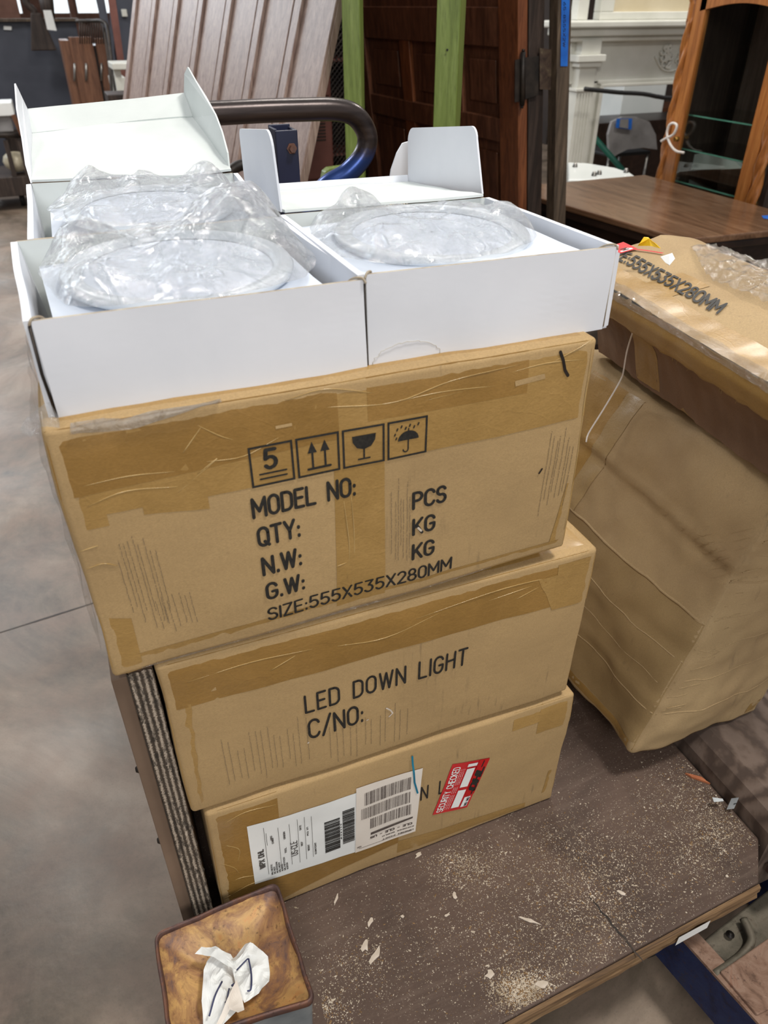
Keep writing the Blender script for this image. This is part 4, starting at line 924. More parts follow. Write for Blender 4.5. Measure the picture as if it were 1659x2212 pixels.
bag('crinkled clear bag over the lamp in the rear left white box', (lc3.x + .002, lc3.y, ZR - .008), .122, .108, .004,
    lambda X, Y: .007 + bump2(X, Y, .09, .06, .03, .022) + bump2(X, Y, -.07, .06, .03, .018) + bump2(X, Y, .0, .05, .03, .01), 9)

# ================================================================== LEANING CARTONS AT RIGHT
MATS['clear_tape'] = tape('pale_clear_tape', srgb(166, 140, 98), srgb(180, 154, 112), .3)
A = [V((.748, -.016, .402)), V((1.026, -.023, .402)), V((1.03, .53, .402)), V((.752, .53, .402)), V((.903, -.016, .915)), V((1.175, -.02, .865)), V((1.175, .535, .855)), V((.903, .535, .905))]
r4 = thing('cardboard_carton', (.89, .25, .402), 'unprinted brown carton leaning at right, standing on the knotted timber', 'cardboard box', 'cartons leaning at the right')
class CrumpledCarton(Carton):
    def pt(s, p, off=0):
        a, b = s.D - p[1], p[2]; k = 0
        w_ = max(0, (a - .30) / .25) * max(0, 1 - abs(b - .40) / .1)
        k += w_ * .0035 * math.sin((a * .9 + b) * 330 + 3 * noise.noise(V((a * 9, b * 9, 0))))          # pleats near the front corner
        k += .004 * math.exp(-((b - .405 + .06 * (a - .3)) / .012) ** 2) - .004 * math.exp(-((b - .39 + .06 * (a - .3)) / .012) ** 2)
        k += .003 * math.exp(-((b - .12) / .01) ** 2) - .002 * math.exp(-((b - .2 - .05 * a) / .014) ** 2)
        return Carton.pt(s, p, off + (k if p[0] < .02 else k * .4) / .45)
B4 = CrumpledCarton(A, (.28, .55, .535), 31, .012, .009, .008)
B4.body('carton_body', 'kraft_red', r4, .009)
# long creases and seam on the left face (face metres: a from the rear edge, b up)
B4.patches('packing_tape', 'left', [[(.06, .286), (.165, .286), (.20, .53), (.105, .53)]], 'tape', r4, .0050, .008, jag=.001)
B4.patches('packing_tape', 'left', [[(.165, .286), (.205, .286), (.245, .53), (.2, .53)]], 'clear_tape', r4, .0052, .008)
B4.patches('packing_tape', 'left', [[(.0, .0), (.55, .0), (.55, .028), (0, .028)]], 'tape', r4, .0009)
B4.patches('packing_tape', 'front', [[(0, 0), (.28, 0), (.28, .008), (0, .008)], [(.245, .0), (.28, .0), (.28, .05), (.24, .04)]], 'tape', r4, .0009)
B4.patches('overlapping_flap', 'left', [[(.0, .285), (.55, .285), (.55, .535), (0, .535)]], 'kraft_red', r4, .0036, .009)
B4.patches('tape_band', 'left', [[(.17, .03), (.55, .03), (.55, .285), (.17, .285)]], cardboard('shiny_taped_card', srgb(156, 130, 88), srgb(124, 100, 64), (0, 1, 0), .5), r4, .0014, .009)
mb = MB()
for b_, r_ in ((.285, .0030), (.21, .0012), (.10, .0013), (.155, .0008)):
    P = [B4.pt(B4.face('left', .0 + .548 * k / 30, b_ + .004 * noise.noise(V((k * .3, b_ * 30, 0)))), .001) for k in range(31)]
    mb.tube(P, r_, 6)
mb.obj('fold_ridge', 'kraft_red', r4, True)
mb = MB()
for b_ in (.1, .17, .24, .3, .36, .41):
    P = [B4.pt(B4.face('front', .005 + .27 * k / 16, b_ + .01 * noise.noise(V((k * .3, b_ * 30, 4)))), -.0006) for k in range(17)]; mb.tube(P, .0012, 6)
for k in range(22):
    a_ = .005 + .02 * random.random(); b0 = .1 + .4 * random.random(); P = [B4.pt(B4.face('front', a_ + t_ * .03, b0 + t_ * .006), -.0003) for t_ in (0, .5, 1)]; mb.tube(P, .0009, 5)
mb.obj('creased_edge', 'kraft_red', r4, True)
# upper carton: lies tilted over it, printed side up
o0 = V((.866, .668, 1.091)); dv = V((-.11, -.994, 0)).normalized(); s0 = .20; s1 = .76
pe = V((dv.y * -1, dv.x, 0))   # horizontal, towards +X
prof = [(0, 0), (.045, .014), (.11, .028), (.165, .040), (.225, .030), (.285, .008), (.31, -.09), (.315, -.205), (.2, -.19), (.085, -.165), (.06, -.09), (.035, -.052), (.010, -.046), (-.002, -.02)]
r5 = thing('cardboard_carton', o0 + dv * .48 + pe * .15 + V((0, 0, -.2)), 'brown carton with loose clear wrap, lying tilted on top of the leaning carton at right', 'cardboard box', 'cartons leaning at the right')
def prof_pt(s, i_f, off=0):
    i = int(i_f) % len(prof); f = i_f - int(i_f); a, b = prof[i], prof[(i + 1) % len(prof)]
    x, z = a[0] + (b[0] - a[0]) * f, a[1] + (b[1] - a[1]) * f
    p = o0 + dv * s + pe * x + V((0, 0, z)); q = p * 9; q2 = p * 30
    k = .005 * noise.noise(q) + .0018 * noise.noise(q2)
    tx_, tz_ = b[0] - a[0], b[1] - a[1]; L = math.hypot(tx_, tz_); nn = pe * (-tz_ / L) + V((0, 0, tx_ / L))
    if 9 <= i <= 11: k += .003 * noise.noise(V((s * 55, z * 8, 0)))
    return p + nn * (k + off)
def prof_patch(name, sa, sb, ia, ib, mat, off=.0, ns=40, ni=24, jag=0):
    vs = []; 
    for j in range(ni + 1):
        for i in range(ns + 1):
            s = sa + (sb - sa) * i / ns; t = ia + (ib - ia) * j / ni
            if jag and j in (0, ni): t += jag * noise.noise(V((s * 60, j, 0)))
            vs.append(prof_pt(s, t, off))
    m_ = ns + 1
    return build(name, vs, [(j * m_ + i, j * m_ + i + 1, (j + 1) * m_ + i + 1, (j + 1) * m_ + i) for j in range(ni) for i in range(ns)], mat, r5, True)
o = prof_patch('carton_body', s0, s1, 0, len(prof) - .0001, 'kraft_red', 0, 46, 112)
# end caps
vs = []; fs = []
for s in (s0, s1):
    ring_ = [prof_pt(s, k * len(prof) / 56) for k in range(56)]; c_ = sum(ring_, V()) / 56; b_ = len(vs); vs += ring_ + [c_]
    fs += [(b_ + k, b_ + (k + 1) % 56, b_ + 56) for k in range(56)]
build('carton_end', vs, fs, 'kraft_red', r5)
prof_patch('side_panel', s0, s1, 9, 11.2, 'kraft_shaded', .0012, 60, 16)  # shade of the undercut side is put into its colour
prof_patch('packing_tape', s0, s1, 0, .95, 'tape', .0012, 60, 8)
prof_patch('packing_tape', .36, .43, .9, 1.9, 'tape', .0008, 8, 8)
prof_patch('packing_tape', s0, s1, 11.0, 13.98, 'tape', .0018, 70, 16, .10)
prof_patch('packing_tape', .335, .40, 9.1, 11.5, 'tape', .0016, 8, 12)
# lettering, reading towards the viewer; baseline parallel to the edge
def topmap(a, b, off):   # a metres along from s0, b metres up from edge
    acc = 0
    for i in range(6):
        L = math.dist(prof[i], prof[i + 1])
        if acc + L >= b: return prof_pt(a, i + (b - acc) / L, off)
        acc += L
pol = text2d('SIZE:555X535X280MM', .212, .059, .0285, .304, .17, .2, slant=-.68)
fs = []; vs = []
for P in pol: fs.append(tuple(range(len(vs), len(vs) + len(P)))); vs += [topmap(a, b, .0023) for a, b in P]
build('printed_text', vs, fs, 'ink', r5)
pol = text2d('555', .62, .135, .016, .05, .14)
def find(px, py):
    best = None
    for i in range(60):
        for j in range(40):
            a, b = s0 + .4 * i / 60, .16 * j / 40; p = topmap(a, b, 0) - CAM; d = p.dot(FWD); x, y = 829.5 + FPX * p.dot(RIGHT) / d, 1106 + FPX * p.dot(DOWN) / d
            e = (x - px) ** 2 + (y - py) ** 2
            if best is None or e < best[0]: best = (e, a, b)
    return best[1:]
# red sticker at the far end
SA, SB = find(1349, 543)
vs = [topmap(SA - .03, SB - .016, .003), topmap(SA + .016, SB - .016, .003), topmap(SA + .016, SB + .016, .003), topmap(SA - .03, SB + .016, .003)]
stk = build('red_sticker', vs, [(0, 1, 2, 3)], 'red', r5)
vs = [topmap(SA - .006, SB - .011, .0036), topmap(SA + .011, SB - .011, .0036), topmap(SA + .011, SB + .011, .0036), topmap(SA - .006, SB + .011, .0036)]; build('sticker_field', vs, [(0, 1, 2, 3)], 'paper', stk)
fs = []; vs = []
for P in text2d('H', SA - .002, SB - .005, .010, .008, .25): fs.append(tuple(range(len(vs), len(vs) + len(P)))); vs += [topmap(a, b, .0042) for a, b in P]
build('sticker_letter', vs, fs, 'ink', stk)
vs = []; 
TA, TB = find(1432, 552)
for k in range(9): u_ = k / 8; a_, b_ = SA + .016 + (TA - SA - .016) * u_, SB + .012 + (TB - SB - .012) * u_; vs += [topmap(a_, b_ - .002, .003), topmap(a_, b_ + .002, .003)]
build('red_tape_strip', vs, [(2 * k, 2 * k + 2, 2 * k + 3, 2 * k + 1) for k in range(8)], 'red', stk)
# clear wrap bulging over the ridge
vs = []; NS, NI = 90, 46
for j in range(NI + 1):
    for i in range(NS + 1):
        s = .29 + (s1 + .0 - .29) * i / NS; t = 2.05 + 3.2 * j / NI; up = (i / NS) ** .6
        if i / NS < .25: t += (1 - i / NS * 4) * .9 * (1 - j / NI)
        q = V((s * 22, t * 2.4, 3)); k = .004 + .010 * up * (1 - abs(noise.noise(q)) * 2) + .008 * noise.noise(q * 3) + .004 * noise.noise(q * 9) + .020 * math.sin(PI * min(1, max(0, (t - 2) / 2.2))) * up
        vs.append(prof_pt(s, t, max(.003, k)))
m_ = NS + 1; build('plastic_wrap', vs, [(j * m_ + i, j * m_ + i + 1, (j + 1) * m_ + i + 1, (j + 1) * m_ + i) for j in range(NI) for i in range(NS)], 'wrap', r5, True)['label'] = 'loose clear wrap over the far edge'
vs = []
for j in range(13):
    for i in range(61):
        s = s0 + (s1 - s0) * i / 60; t = 13.55 + .75 * j / 12
        vs.append(prof_pt(s, t % 14, .0035 + .0028 * noise.noise(V((s * 40, t * 9, 0)))))
build('plastic_wrap', vs, [(j * 61 + i, j * 61 + i + 1, (j + 1) * 61 + i + 1, (j + 1) * 61 + i) for j in range(12) for i in range(60)], 'wrap', r5, True)
# cord of twisted wrap hanging from the edge
P = [U(1378, 690, x=.845), U(1366, 720, x=.85), U(1354, 760, x=.86), U(1347, 800, x=.868), U(1343, 815, x=.872), U(1330, 840, x=.868), U(1300, 890, x=.85), U(1272, 935, x=.83), U(1266, 955, x=.82)]
mb = MB(); mb.tube(spline(P, 5), .0014, 6); mb.obj('wrap_strand', 'string', r5, True)
# torn frayed edge of the tape band
mb = MB(); random.seed(12)
for k in range(46):
    s = s0 + .02 + (s1 - s0 - .03) * random.random(); p = prof_pt(s, 11.0, .002); mb.tube([p, p + V((random.uniform(-.004, .002), random.uniform(-.006, .006), -random.uniform(.003, .010)))], .0006, 4)
mb.obj('torn_edge', 'kraft_red', r5, True)
# yellow scrap and white torn flap on the far end
def scrap(name, pts, mat, label, cat, parent=None):
    c = sum([V(p) for p in pts], V()) / len(pts) + V((0, 0, .006)); n = len(pts)
    o = build(name, [V(p) for p in pts] + [c], [(i, (i + 1) % n, n) for i in range(n)], mat, parent)
    sd = o.modifiers.new('t', 'SOLIDIFY'); sd.thickness = .0012
    if label: tag(o, label, cat)
    return o
scrap('yellow_scrap', [U(1382, 525, z=1.155), U(1391, 513, z=1.162), U(1400, 514, z=1.162), U(1418, 527, z=1.156), U(1427, 536, z=1.15), U(1405, 531, z=1.152), U(1378, 530, z=1.15)], 'yellow', 'small torn yellow plastic scrap on the far end of the tilted carton', 'scrap')
for q in [scrap('torn_label', [U(1427, 556, z=1.14), U(1452, 548, z=1.146), U(1457, 560, z=1.142), U(1446, 574, z=1.138), U(1438, 568, z=1.138)], 'paper', None, None, r5)]: q['label'] = 'torn white corner of tape'
# knotted timber carrying the cartons, wedge under them
tb = MB(); x0 = .893; pr = [(-.0, .20), (.0, .36), (.012, .385), (.03, .398), (.30, .400), (.31, .2)]
vs = []; Nn = 40
for k in range(Nn + 1):
    y = -.205 + .95 * k / Nn
    for x, z in pr: vs.append(V((x0 + x + .002 * noise.noise(V((y * 9, x * 30, z * 30))), y, z)))
fs = [(k * 6 + i, k * 6 + i + 1, (k + 1) * 6 + i + 1, (k + 1) * 6 + i) for k in range(Nn) for i in range(5)] + [tuple(range(6)), tuple(Nn * 6 + i for i in range(6))[::-1]]
timber = thing('knotted_timber', (.893, -.205, .2), 'weathered knotted timber lying against the right edge of the cart deck', 'timber')
build('timber_body', vs, fs, 'beam', timber)
# second cart under the timber, to the right
cz = .2
c2r = thing('second_cart', (1.05, 0, 0), 'second cart frame of navy and rusty steel, below the right deck edge', 'cart')
def flat(name, pts, th, mat, bevel=0, parent=c2r):
    n = len(pts); vs = [V(p) - V((0, 0, th)) for p in pts] + [V(p) for p in pts]
    o = build(name, vs, [tuple(range(n))[::-1], tuple(range(n, 2 * n))] + [(i, (i + 1) % n, n + (i + 1) % n, n + i) for i in range(n)], mat, parent)
    if bevel: b = o.modifiers.new('b', 'BEVEL'); b.width = bevel; b.segments = 2; b.limit_method = 'ANGLE'
    return o
za = .19
e0, e1 = U(1490, 2045, z=za), U(1685, 2262, z=za); wv_ = V((.028, .012, 0)); dr = (e1 - e0).normalized(); e0 = e0 - dr * .5; e1 = e1 + dr * .25
flat('rail_top', [e0, e1, e1 + wv_, e0 + wv_], .006, 'rust_plank')
sd = V((-.010, 0, -.09))
mb = MB(); mb.hexa([e0 + sd, e1 + sd, e1 + sd + V((.012, 0, 0)), e0 + sd + V((.012, 0, 0)), e0 + V((0, 0, -.006)), e1 + V((0, 0, -.006)), e1 + V((.012, 0, -.006)), e0 + V((.012, 0, -.006))]); mb.obj('side_rail', 'navy', c2r)['label'] = 'navy steel side rail'
q = [U(1520, 2030, z=za - .02), U(1700, 1890, z=za - .02), U(1760, 1980, z=za - .02), U(1540, 2110, z=za - .02)]
flat('grey_plate', [q[3], q[2], q[1], q[0]], .008, 'steel_grey', .003)
mb = MB(); P = spline([U(1542, 2105, z=za - .005), U(1600, 2065, z=za - .005), U(1622, 2035, z=za - .005), U(1618, 2010, z=za - .005), U(1606, 1985, z=za - .005)], 6); mb.tube(P, .007, 8); mb.obj('plate_bead', 'steel_grey', c2r, True)
mb = MB(); c_ = U(1577, 2019, z=za - .012); mb.lathe([(0, .004), (.003, .004), (.003, .001), (.007, .001), (.007, 0), (0, 0)], c_, 12); mb.obj('rivet', 'black_iron', c2r, True)
q = [U(1556, 2098, z=za + .006), U(1700, 1998, z=za + .006), U(1800, 2110, z=za + .006), U(1636, 2192, z=za + .006)]
flat('rusty_plate', [q[3], q[2], q[1], q[0]], .008, 'rust_plank', .002)
mb = MB(); mb.box(1.0, -.3, .02, 1.06, .6, .1); mb.box(1.3, -.3, .02, 1.36, .6, .1); mb.box(1.0, .1, .1, 1.36, .16, .165); mb.obj('frame_rail', 'navy', c2r)
br_ = thing('rusty_bracket', U(1650, 1840, z=.345), 'dark rusty iron bracket at the near end of the knotted timber', 'bracket')
c_ = V((.918, -.232, .30))
mb = MB(); mb.tube([c_ + V((0, 0, -.02)), c_ + V((.005, .01, .045)), c_ + V((.02, .03, .085))], [.010, .013, .010], 8); mb.tube([c_ + V((.004, 0, .03)), c_ + V((.05, -.01, .055))], .009, 8); mb.box(c_.x - .01, c_.y - .015, .265, c_.x + .08, c_.y + .02, .28); mb.obj('bracket_body', 'rust_rim', br_)
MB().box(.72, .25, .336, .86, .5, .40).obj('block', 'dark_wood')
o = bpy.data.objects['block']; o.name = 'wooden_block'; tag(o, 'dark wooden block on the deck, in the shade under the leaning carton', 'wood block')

# ================================================================== DEBRIS ON THE DECK
random.seed(21)
def clear(p):   # not under cartons or dish
    if p.x < .63 and p.y > -.01: return False
    if p.x < .15 and p.y > -.2: return False
    if p.x > .885 or (p.x > .835 and p.y < -.2): return False
    lim = -.283 + .036 * p.x / .835
    return p.y > lim + .004 and p.x > .01
vs = []; fs = []
centres = [(1130, 2140, 36, 2.0), (1000, 1870, 40, .9), (1180, 1860, 80, .9), (1330, 1840, 90, 1.0), (1500, 1850, 60, .8), (1490, 1710, 60, .9), (1240, 2050, 110, 1.3), (1080, 2000, 100, .6), (760, 2100, 60, .4), (1300, 1960, 80, .9), (1560, 1790, 40, .6), (900, 2050, 110, .4), (690, 2180, 30, .4)]
tot = sum(c[3] for c in centres); cnt = 0
while cnt < 20000:
    c = random.choices(centres, [q[3] for q in centres])[0]; p = U(random.gauss(c[0], c[2]), random.gauss(c[1], c[2] * .7), z=DZ)
    if not clear(p): continue
    cnt += 1; r = random.uniform(.00022, .0006) * (1 + (random.random() ** 8) * 1.8); a = random.random() * PI; n0 = len(vs)
    l_ = r * random.uniform(1, 2.6)
    for k in range(4): t = a + k * PI / 2; q = l_ if k % 2 else r; vs.append(p + V((math.cos(t) * q, math.sin(t) * q, .0002)))
    vs.append(p + V((0, 0, r * 1.1))); fs += [(n0, n0 + 1, n0 + 4), (n0 + 1, n0 + 2, n0 + 4), (n0 + 2, n0 + 3, n0 + 4), (n0 + 3, n0, n0 + 4)]
o = build('sawdust', vs, fs, None, None, mats=['dust', 'dust_brown'], fm=[(1 if (i // 4) % 3 == 0 else 0) for i in range(len(fs))]); tag(o, 'pale sawdust and crumbs scattered over the cart deck', 'sawdust', kind='stuff')
def flake(px, py, lx, ly, a, label, mat='flake', name='paint_flake', cat='flake', group='larger pale flakes on the cart deck', h=.0012):
    p = U(px, py, z=DZ + .0005); n = 9; ol = []
    for k in range(n):
        t = 2 * PI * k / n; r = 1 + .25 * random.uniform(-2, 1.4); ol.append((math.cos(t) * lx * r / 2, math.sin(t) * ly * r / 2))
    mb = MB(); mb.prism(ol, p, (math.cos(a), math.sin(a), 0), (-math.sin(a), math.cos(a), 0), h); o = mb.obj(name, mat); return tag(o, label, cat, group)
flake(790, 2042, .022, .010, .9, 'pale ragged flake on the deck, left of the largest flat one')
flake(812, 2063, .027, .011, .5, 'largest flat beige flake on the deck beside the rusty socket')
flake(800, 1990, .019, .008, .8, 'small oblong grey flake nearest the bottom carton')
flake(905, 1847, .014, .007, .2, 'white chip right against the bottom carton')
flake(981, 1935, .010, .008, 1.2, 'pinkish chip in the middle of the deck, below the crumb heap')
flake(1058, 2105, .014, .011, .2, 'bright white chip just above the dust patch at the deck front')
flake(1172, 2128, .018, .010, -.2, 'yellowish torn chip near the front edge of the deck')
flake(966, 1977, .012, .005, .1, 'narrow white sliver in the middle of the deck')
flake(1142, 1988, .030, .006, -.75, 'long thin pale wood splinter in the middle of the deck')
flake(1340, 1928, .018, .005, -.9, 'short pale splinter between the dust patches at the right of the deck')
flake(726, 1943, .026, .004, .9, 'thin brown splinter lying near the bottom carton, left part of the deck')
flake(870, 1980, .006, .005, .3, 'tiny white crumb left of the narrow white sliver')
flake(1570, 1893, .005, .005, 0, 'round white pellet near the right end of the deck front')
o = flake(1507, 1683, .050, .008, -.82, 'orange-brown wood splinter lying against the knotted timber', 'orange_wood', 'wood_splinter', 'splinter', None, .004)
# small steel angle clip on the deck edge
clip = thing('angle_clip', U(1560, 1735, z=DZ), 'small bent galvanised steel clip at the foot of the knotted timber', 'clip')
p = U(1553, 1740, z=DZ + .002)
mb = MB(); mb.prism([(0, 0), (.012, 0), (.012, .022), (0, .022)], p + V((.004, -.012, .004)), V((.75, -.5, .5)).normalized(), V((.35, .2, .9)).normalized(), .0015); mb.prism([(0, 0), (.017, 0), (.017, .004), (0, .008)], p + V((-.014, .002, .014)), V((1, -.3, 0)).normalized(), V((.3, 1, .3)).normalized(), .0015); mb.obj('clip_body', 'steel_pale', clip)
mb = MB(); mb.lathe([(0, 0), (.0028, 0), (.0028, .001), (0, .001)], p + V((.0145, -.016, .018)), 12, Matrix.Rotation(-1.1, 4, 'X')); mb.obj('hole', 'black', clip)

# ================================================================== BACKGROUND, MIDDLE
# limed oak wainscot panels leaning to the right
N0 = V((.846, 1.858, 1.242)); lv = V((.309, .022, 1)); hd = V((-.2025, .979, 0)); pw = .264
nf = hd.cross(lv).normalized()      # faces the viewer side (-X)
if nf.x > 0: nf = -nf
oakp = thing('oak_wall_panelling', N0 - lv * 1.242, 'tall limed oak board panelling leaning to the right behind the white boxes', 'wood panelling')
def plank(name, h0_, h1_, z0, z1, o_, th, mat):
    a = N0 + hd * h0_ + lv * (z0 - 1.242) + nf * o_; b = N0 + hd * h1_ + lv * (z0 - 1.242) + nf * o_; up = lv * (z1 - z0)
    mb = MB(); mb.hexa([a, b, b - nf * th, a - nf * th, a + up, b + up, b + up - nf * th, a + up - nf * th]); return mb.obj(name, mat, oakp, bevel=.002)
for i in range(7):
    plank('board', i * pw + .002, (i + 1) * pw - .002, .0, 2.5, 0, .022, 'oak_pink')
    plank('batten', (i + 1) * pw - .058, (i + 1) * pw - .012, .0, 2.5, .011, .011, 'oak_pink')
    plank('batten_shadow_strip', (i + 1) * pw - .012, (i + 1) * pw + .004, .0, 2.5, .004, .006, 'oak_shade')  # strip colours in the shade along the batten
    plank('bead', i * pw + .004, i * pw + .016, .0, 2.5, .007, .008, 'oak_pink')
# reddish lockers and mesh shelving behind
lk = thing('steel_locker', (1.15, 3.2, 0), 'red-brown steel locker with louvred doors behind the oak panelling', 'locker')
mb = MB(); mb.box(.86, 3.2, 0, 1.325, 3.7, 1.9); mb.obj('locker_body', 'locker', lk, bevel=.004)
for i, x in enumerate((.87, 1.10)):
    mb = MB(); mb.box(x, 3.185, .05, x + .215, 3.2, .72); mb.obj('door', 'locker', lk, bevel=.003)
    mb = MB(); mb.box(x, 3.185, .75, x + .215, 3.2, 1.08); mb.obj('door', 'locker', lk, bevel=.003)
    mb = MB(); mb.box(x, 3.185, 1.11, x + .215, 3.2, 1.85); mb.obj('door', 'locker', lk, bevel=.003)
    for zz in (.60, .92, 1.25):
        mb = MB()
        for k in range(9): mb.box(x + .04, 3.181, zz + k * .014, x + .10, 3.186, zz + k * .014 + .006); mb.box(x + .125, 3.181, zz + k * .014, x + .185, 3.186, zz + k * .014 + .006)
        mb.obj('louvre', 'black_iron', lk)
ms = thing('mesh_shelving', (1.42, 3.25, 0), 'dark shelving with diamond wire mesh between the oak panelling and the green post', 'shelving')
mb = MB(); mb.box(1.335, 3.6, 0, 1.355, 4.0, 1.9); mb.box(1.66, 3.6, 0, 1.68, 4.0, 1.9); mb.box(1.335, 4.0, 0, 1.68, 4.02, 1.9); mb.obj('shelf_frame', 'dark_wood', ms)
for z in (.62, .78, 1.0, 1.22, 1.45):
    mb = MB(); mb.box(1.355, 3.6, z, 1.66, 4.0, z + .015); mb.obj('shelf', 'locker', ms)
mb = MB()
for k in range(44):
    z = .55 + k * .026; mb.tube([(1.34, 3.595, z), (1.67, 3.595, z + .35)], .0026, 4); mb.tube([(1.34, 3.595, z + .35), (1.67, 3.595, z)], .0026, 4)
mb.obj('wire_mesh', 'black_iron', ms)
# green timber posts
gp = thing('green_timber_frame', (1.07, 1.78, 0), 'green painted timber frame with two square posts in front of the dark door', 'timber frame')
for (xa, xm, xb) in ((.888, .924, .968), (1.182, 1.243, 1.298)):
    y0 = 1.75; P = [V((xa, y0 + .012, 0)), V((xm, y0, 0)), V((xb, y0 + .045, 0)), V((xa + .035, y0 + .075, 0))]
    P = [V((xa, y0 + .010, 0)), V((xa + (xb - xa) * .60, y0 - .008, 0)), V((xb, y0 + .05, 0)), V((xa + (xb - xa) * .42, y0 + .07, 0))]
    mb = MB(); mb.hexa(P + [p + V((0, 0, 2.4)) for p in P]); mb.obj('post', 'green', gp, bevel=.003)
    mb = MB(); c_ = U(966 if xa > 1 else 1, 108 if xa > 1 else 1, y=1.742)
    if xa > 1: mb.lathe([(0, 0), (.0035, 0), (.0035, .001), (0, .001)], c_, 10, Matrix.Rotation(PI / 2, 4, 'X')); mb.obj('nail_hole', 'black', gp)
mb = MB(); a_, b_ = U(690, 358, y=1.70), U(775, 350, y=1.72)
ol = [(0, -.4), (.135, -.4), (.135, .0), (.02, -.004), (.006, -.012), (0, -.03)]
mb.prism(ol, a_ + V((.0, 0, .0)), V((.99, .1, 0)).normalized(), V((0, 0, 1)), .03); mb.obj('foot_board', 'green', gp, bevel=.003)

# dark panelled door leaning behind, hinge edge towards the viewer
DD = V((-.0967, .9953, 0)); DN = V((1.692 + .117 * 1.475, 2.15, 0)); DU = V((-.117, 0, 1)); DF = DD.cross(DU).normalized()
if DF.x > 0: DF = -DF
door = thing('panelled_door', DN, 'dark brown panelled wooden door with black hinge, standing behind the green posts', 'door')
def dbox(name, s0_, s1_, z0, z1, o0_, o1_, mat, par=None, bevel=.003):
    a = DN + DD * s0_ + DU * z0; b = DN + DD * s1_ + DU * z0; up = DU * (z1 - z0)
    c = [a + DF * o1_, b + DF * o1_, b + DF * o0_, a + DF * o0_]; mb = MB(); mb.hexa(c + [q + up for q in c]); return mb.obj(name, mat, par or door, bevel=bevel)
dbox('stile', 0, .125, 0, 2.1, -.03, .012, 'mahogany_red'); dbox('stile', 1.27, 1.39, 0, 2.1, -.03, .012, 'mahogany')
rails = [(0, .16), (.56, .64), (1.005, 1.09), (1.33, 1.455), (2.0, 2.1)]
for a_, b_ in rails: dbox('rail', .125, 1.27, a_, b_, -.03, .009, 'mahogany')
dbox('mullion', .40, .48, .16, 1.33, -.028, .007, 'mahogany'); dbox('mullion', .83, .92, .16, 1.33, -.028, .007, 'mahogany_red')
for (a_, b_) in ((.16, .56), (.64, 1.005), (1.09, 1.33)):
    for (p_, q_) in ((.125, .40), (.48, .83), (.92, 1.27)):
        pn = dbox('panel', p_ - .005, q_ + .005, a_ - .005, b_ + .005, -.02, -.012, 'mahogany')
        dbox('panel_field', p_ + .045, q_ - .045, a_ + .045, b_ - .045, -.014, -.003, 'mahogany', pn, .006)
pn = dbox('panel', .12, 1.275, 1.45, 2.0, -.02, -.008, 'mahogany')
mb = MB(); e_ = DN + DF * -.0 
# hinge on near edge
def epx(px, py, yy=2.13): return U(px, py, y=yy)
hg = MB(); hg.tube([epx(1130, 112), epx(1128, 228)], .009, 10); hg.tube([epx(1131, 106), epx(1130, 112)], .006, 8); hg.tube([epx(1128, 228), epx(1127, 234)], .006, 8); h_ = hg.obj('hinge', 'black_iron', door, True)
mb = MB()
for q in ([(1113, 130), (1125, 127), (1124, 220), (1112, 221)], [(1135, 124), (1164, 121), (1163, 205), (1135, 215)]):
    P = [epx(x, y, 2.137) for x, y in q]; Pb = [p + V((0, .004, 0)) for p in P]; mb.hexa([Pb[3], Pb[2], P[2], P[3], Pb[0], Pb[1], P[1], P[0]])
mb.obj('hinge_leaf', 'black_iron', h_)
dk = thing('second_door', (1.83, 2.2, 0), 'nearly black door slab seen edge-on between the panelled door and the rough post', 'door')
P = [DN - DF * .036, DN - DF * .105, DN - DF * .105 + DD * 1.3, DN - DF * .036 + DD * 1.3]
mb = MB(); mb.hexa(P + [p + DU * 2.1 for p in P]); mb.obj('slab', 'dark_wood', dk, bevel=.004)
mb = MB(); q = [(1166, 104), (1204, 108), (1201, 195), (1166, 193)]; P = [epx(x, y, 2.138) for x, y in q]; Pb = [p + V((0, .004, 0)) for p in P]; mb.hexa([Pb[3], Pb[2], P[2], P[3], Pb[0], Pb[1], P[1], P[0]]); mb.obj('lock_plate', rust('flaked_brown_plate', srgb(50, 38, 32), srgb(74, 58, 48), srgb(90, 76, 60), srgb(190, 176, 140), .2, .6), dk)
rp = thing('rough_post', (1.95, 2.15, 0), 'rough brown timber post marked with a strip of blue tape, left of the white mantelpiece', 'post')
P = [U(1206, 0, y=2.10), U(1236, 0, y=2.10), U(1222, 470, y=2.10), U(1188, 470, y=2.10)]
tl_, tr_, br__, bl_ = P; dn = (br__ - tr_) / (tr_.z - br__.z)
def down(p, z): return p + dn * (p.z - z)
a, b = down(tl_, 0), down(tr_, 0); d_ = V((0, .06, 0)); a2, b2 = tl_ - dn * .9, tr_ - dn * .9
mb = MB(); mb.hexa([a, b, b + d_, a + d_, a2, b2, b2 + d_, a2 + d_]); mb.obj('post_body', 'grey_wood', rp, bevel=.004)
q = [U(1213, -10, y=2.096), U(1231, -10, y=2.096), U(1226, 143, y=2.096), U(1211, 143, y=2.096)]
tp = build('blue_tape', q, [(3, 2, 1, 0)], 'blue_tape', rp); tp['label'] = 'blue tape with handwritten numbers'
hw = text2d('65-8555X2W', 0, 0, .010, .10, .12)
ex = (q[3] - q[0]).normalized(); ey = (q[1] - q[0]).normalized(); o_ = q[0] + ex * .02 + ey * .008 + V((0, -.001, 0)); vs = []; fs = []
for Pq in hw: fs.append(tuple(range(len(vs), len(vs) + len(Pq)))); vs += [o_ + ex * x * 1.35 + ey * y for x, y in Pq]
build('handwriting', vs, fs, 'navy_ink', tp)
# plum carton-like dark slabs bottom right of the boards: nothing visible

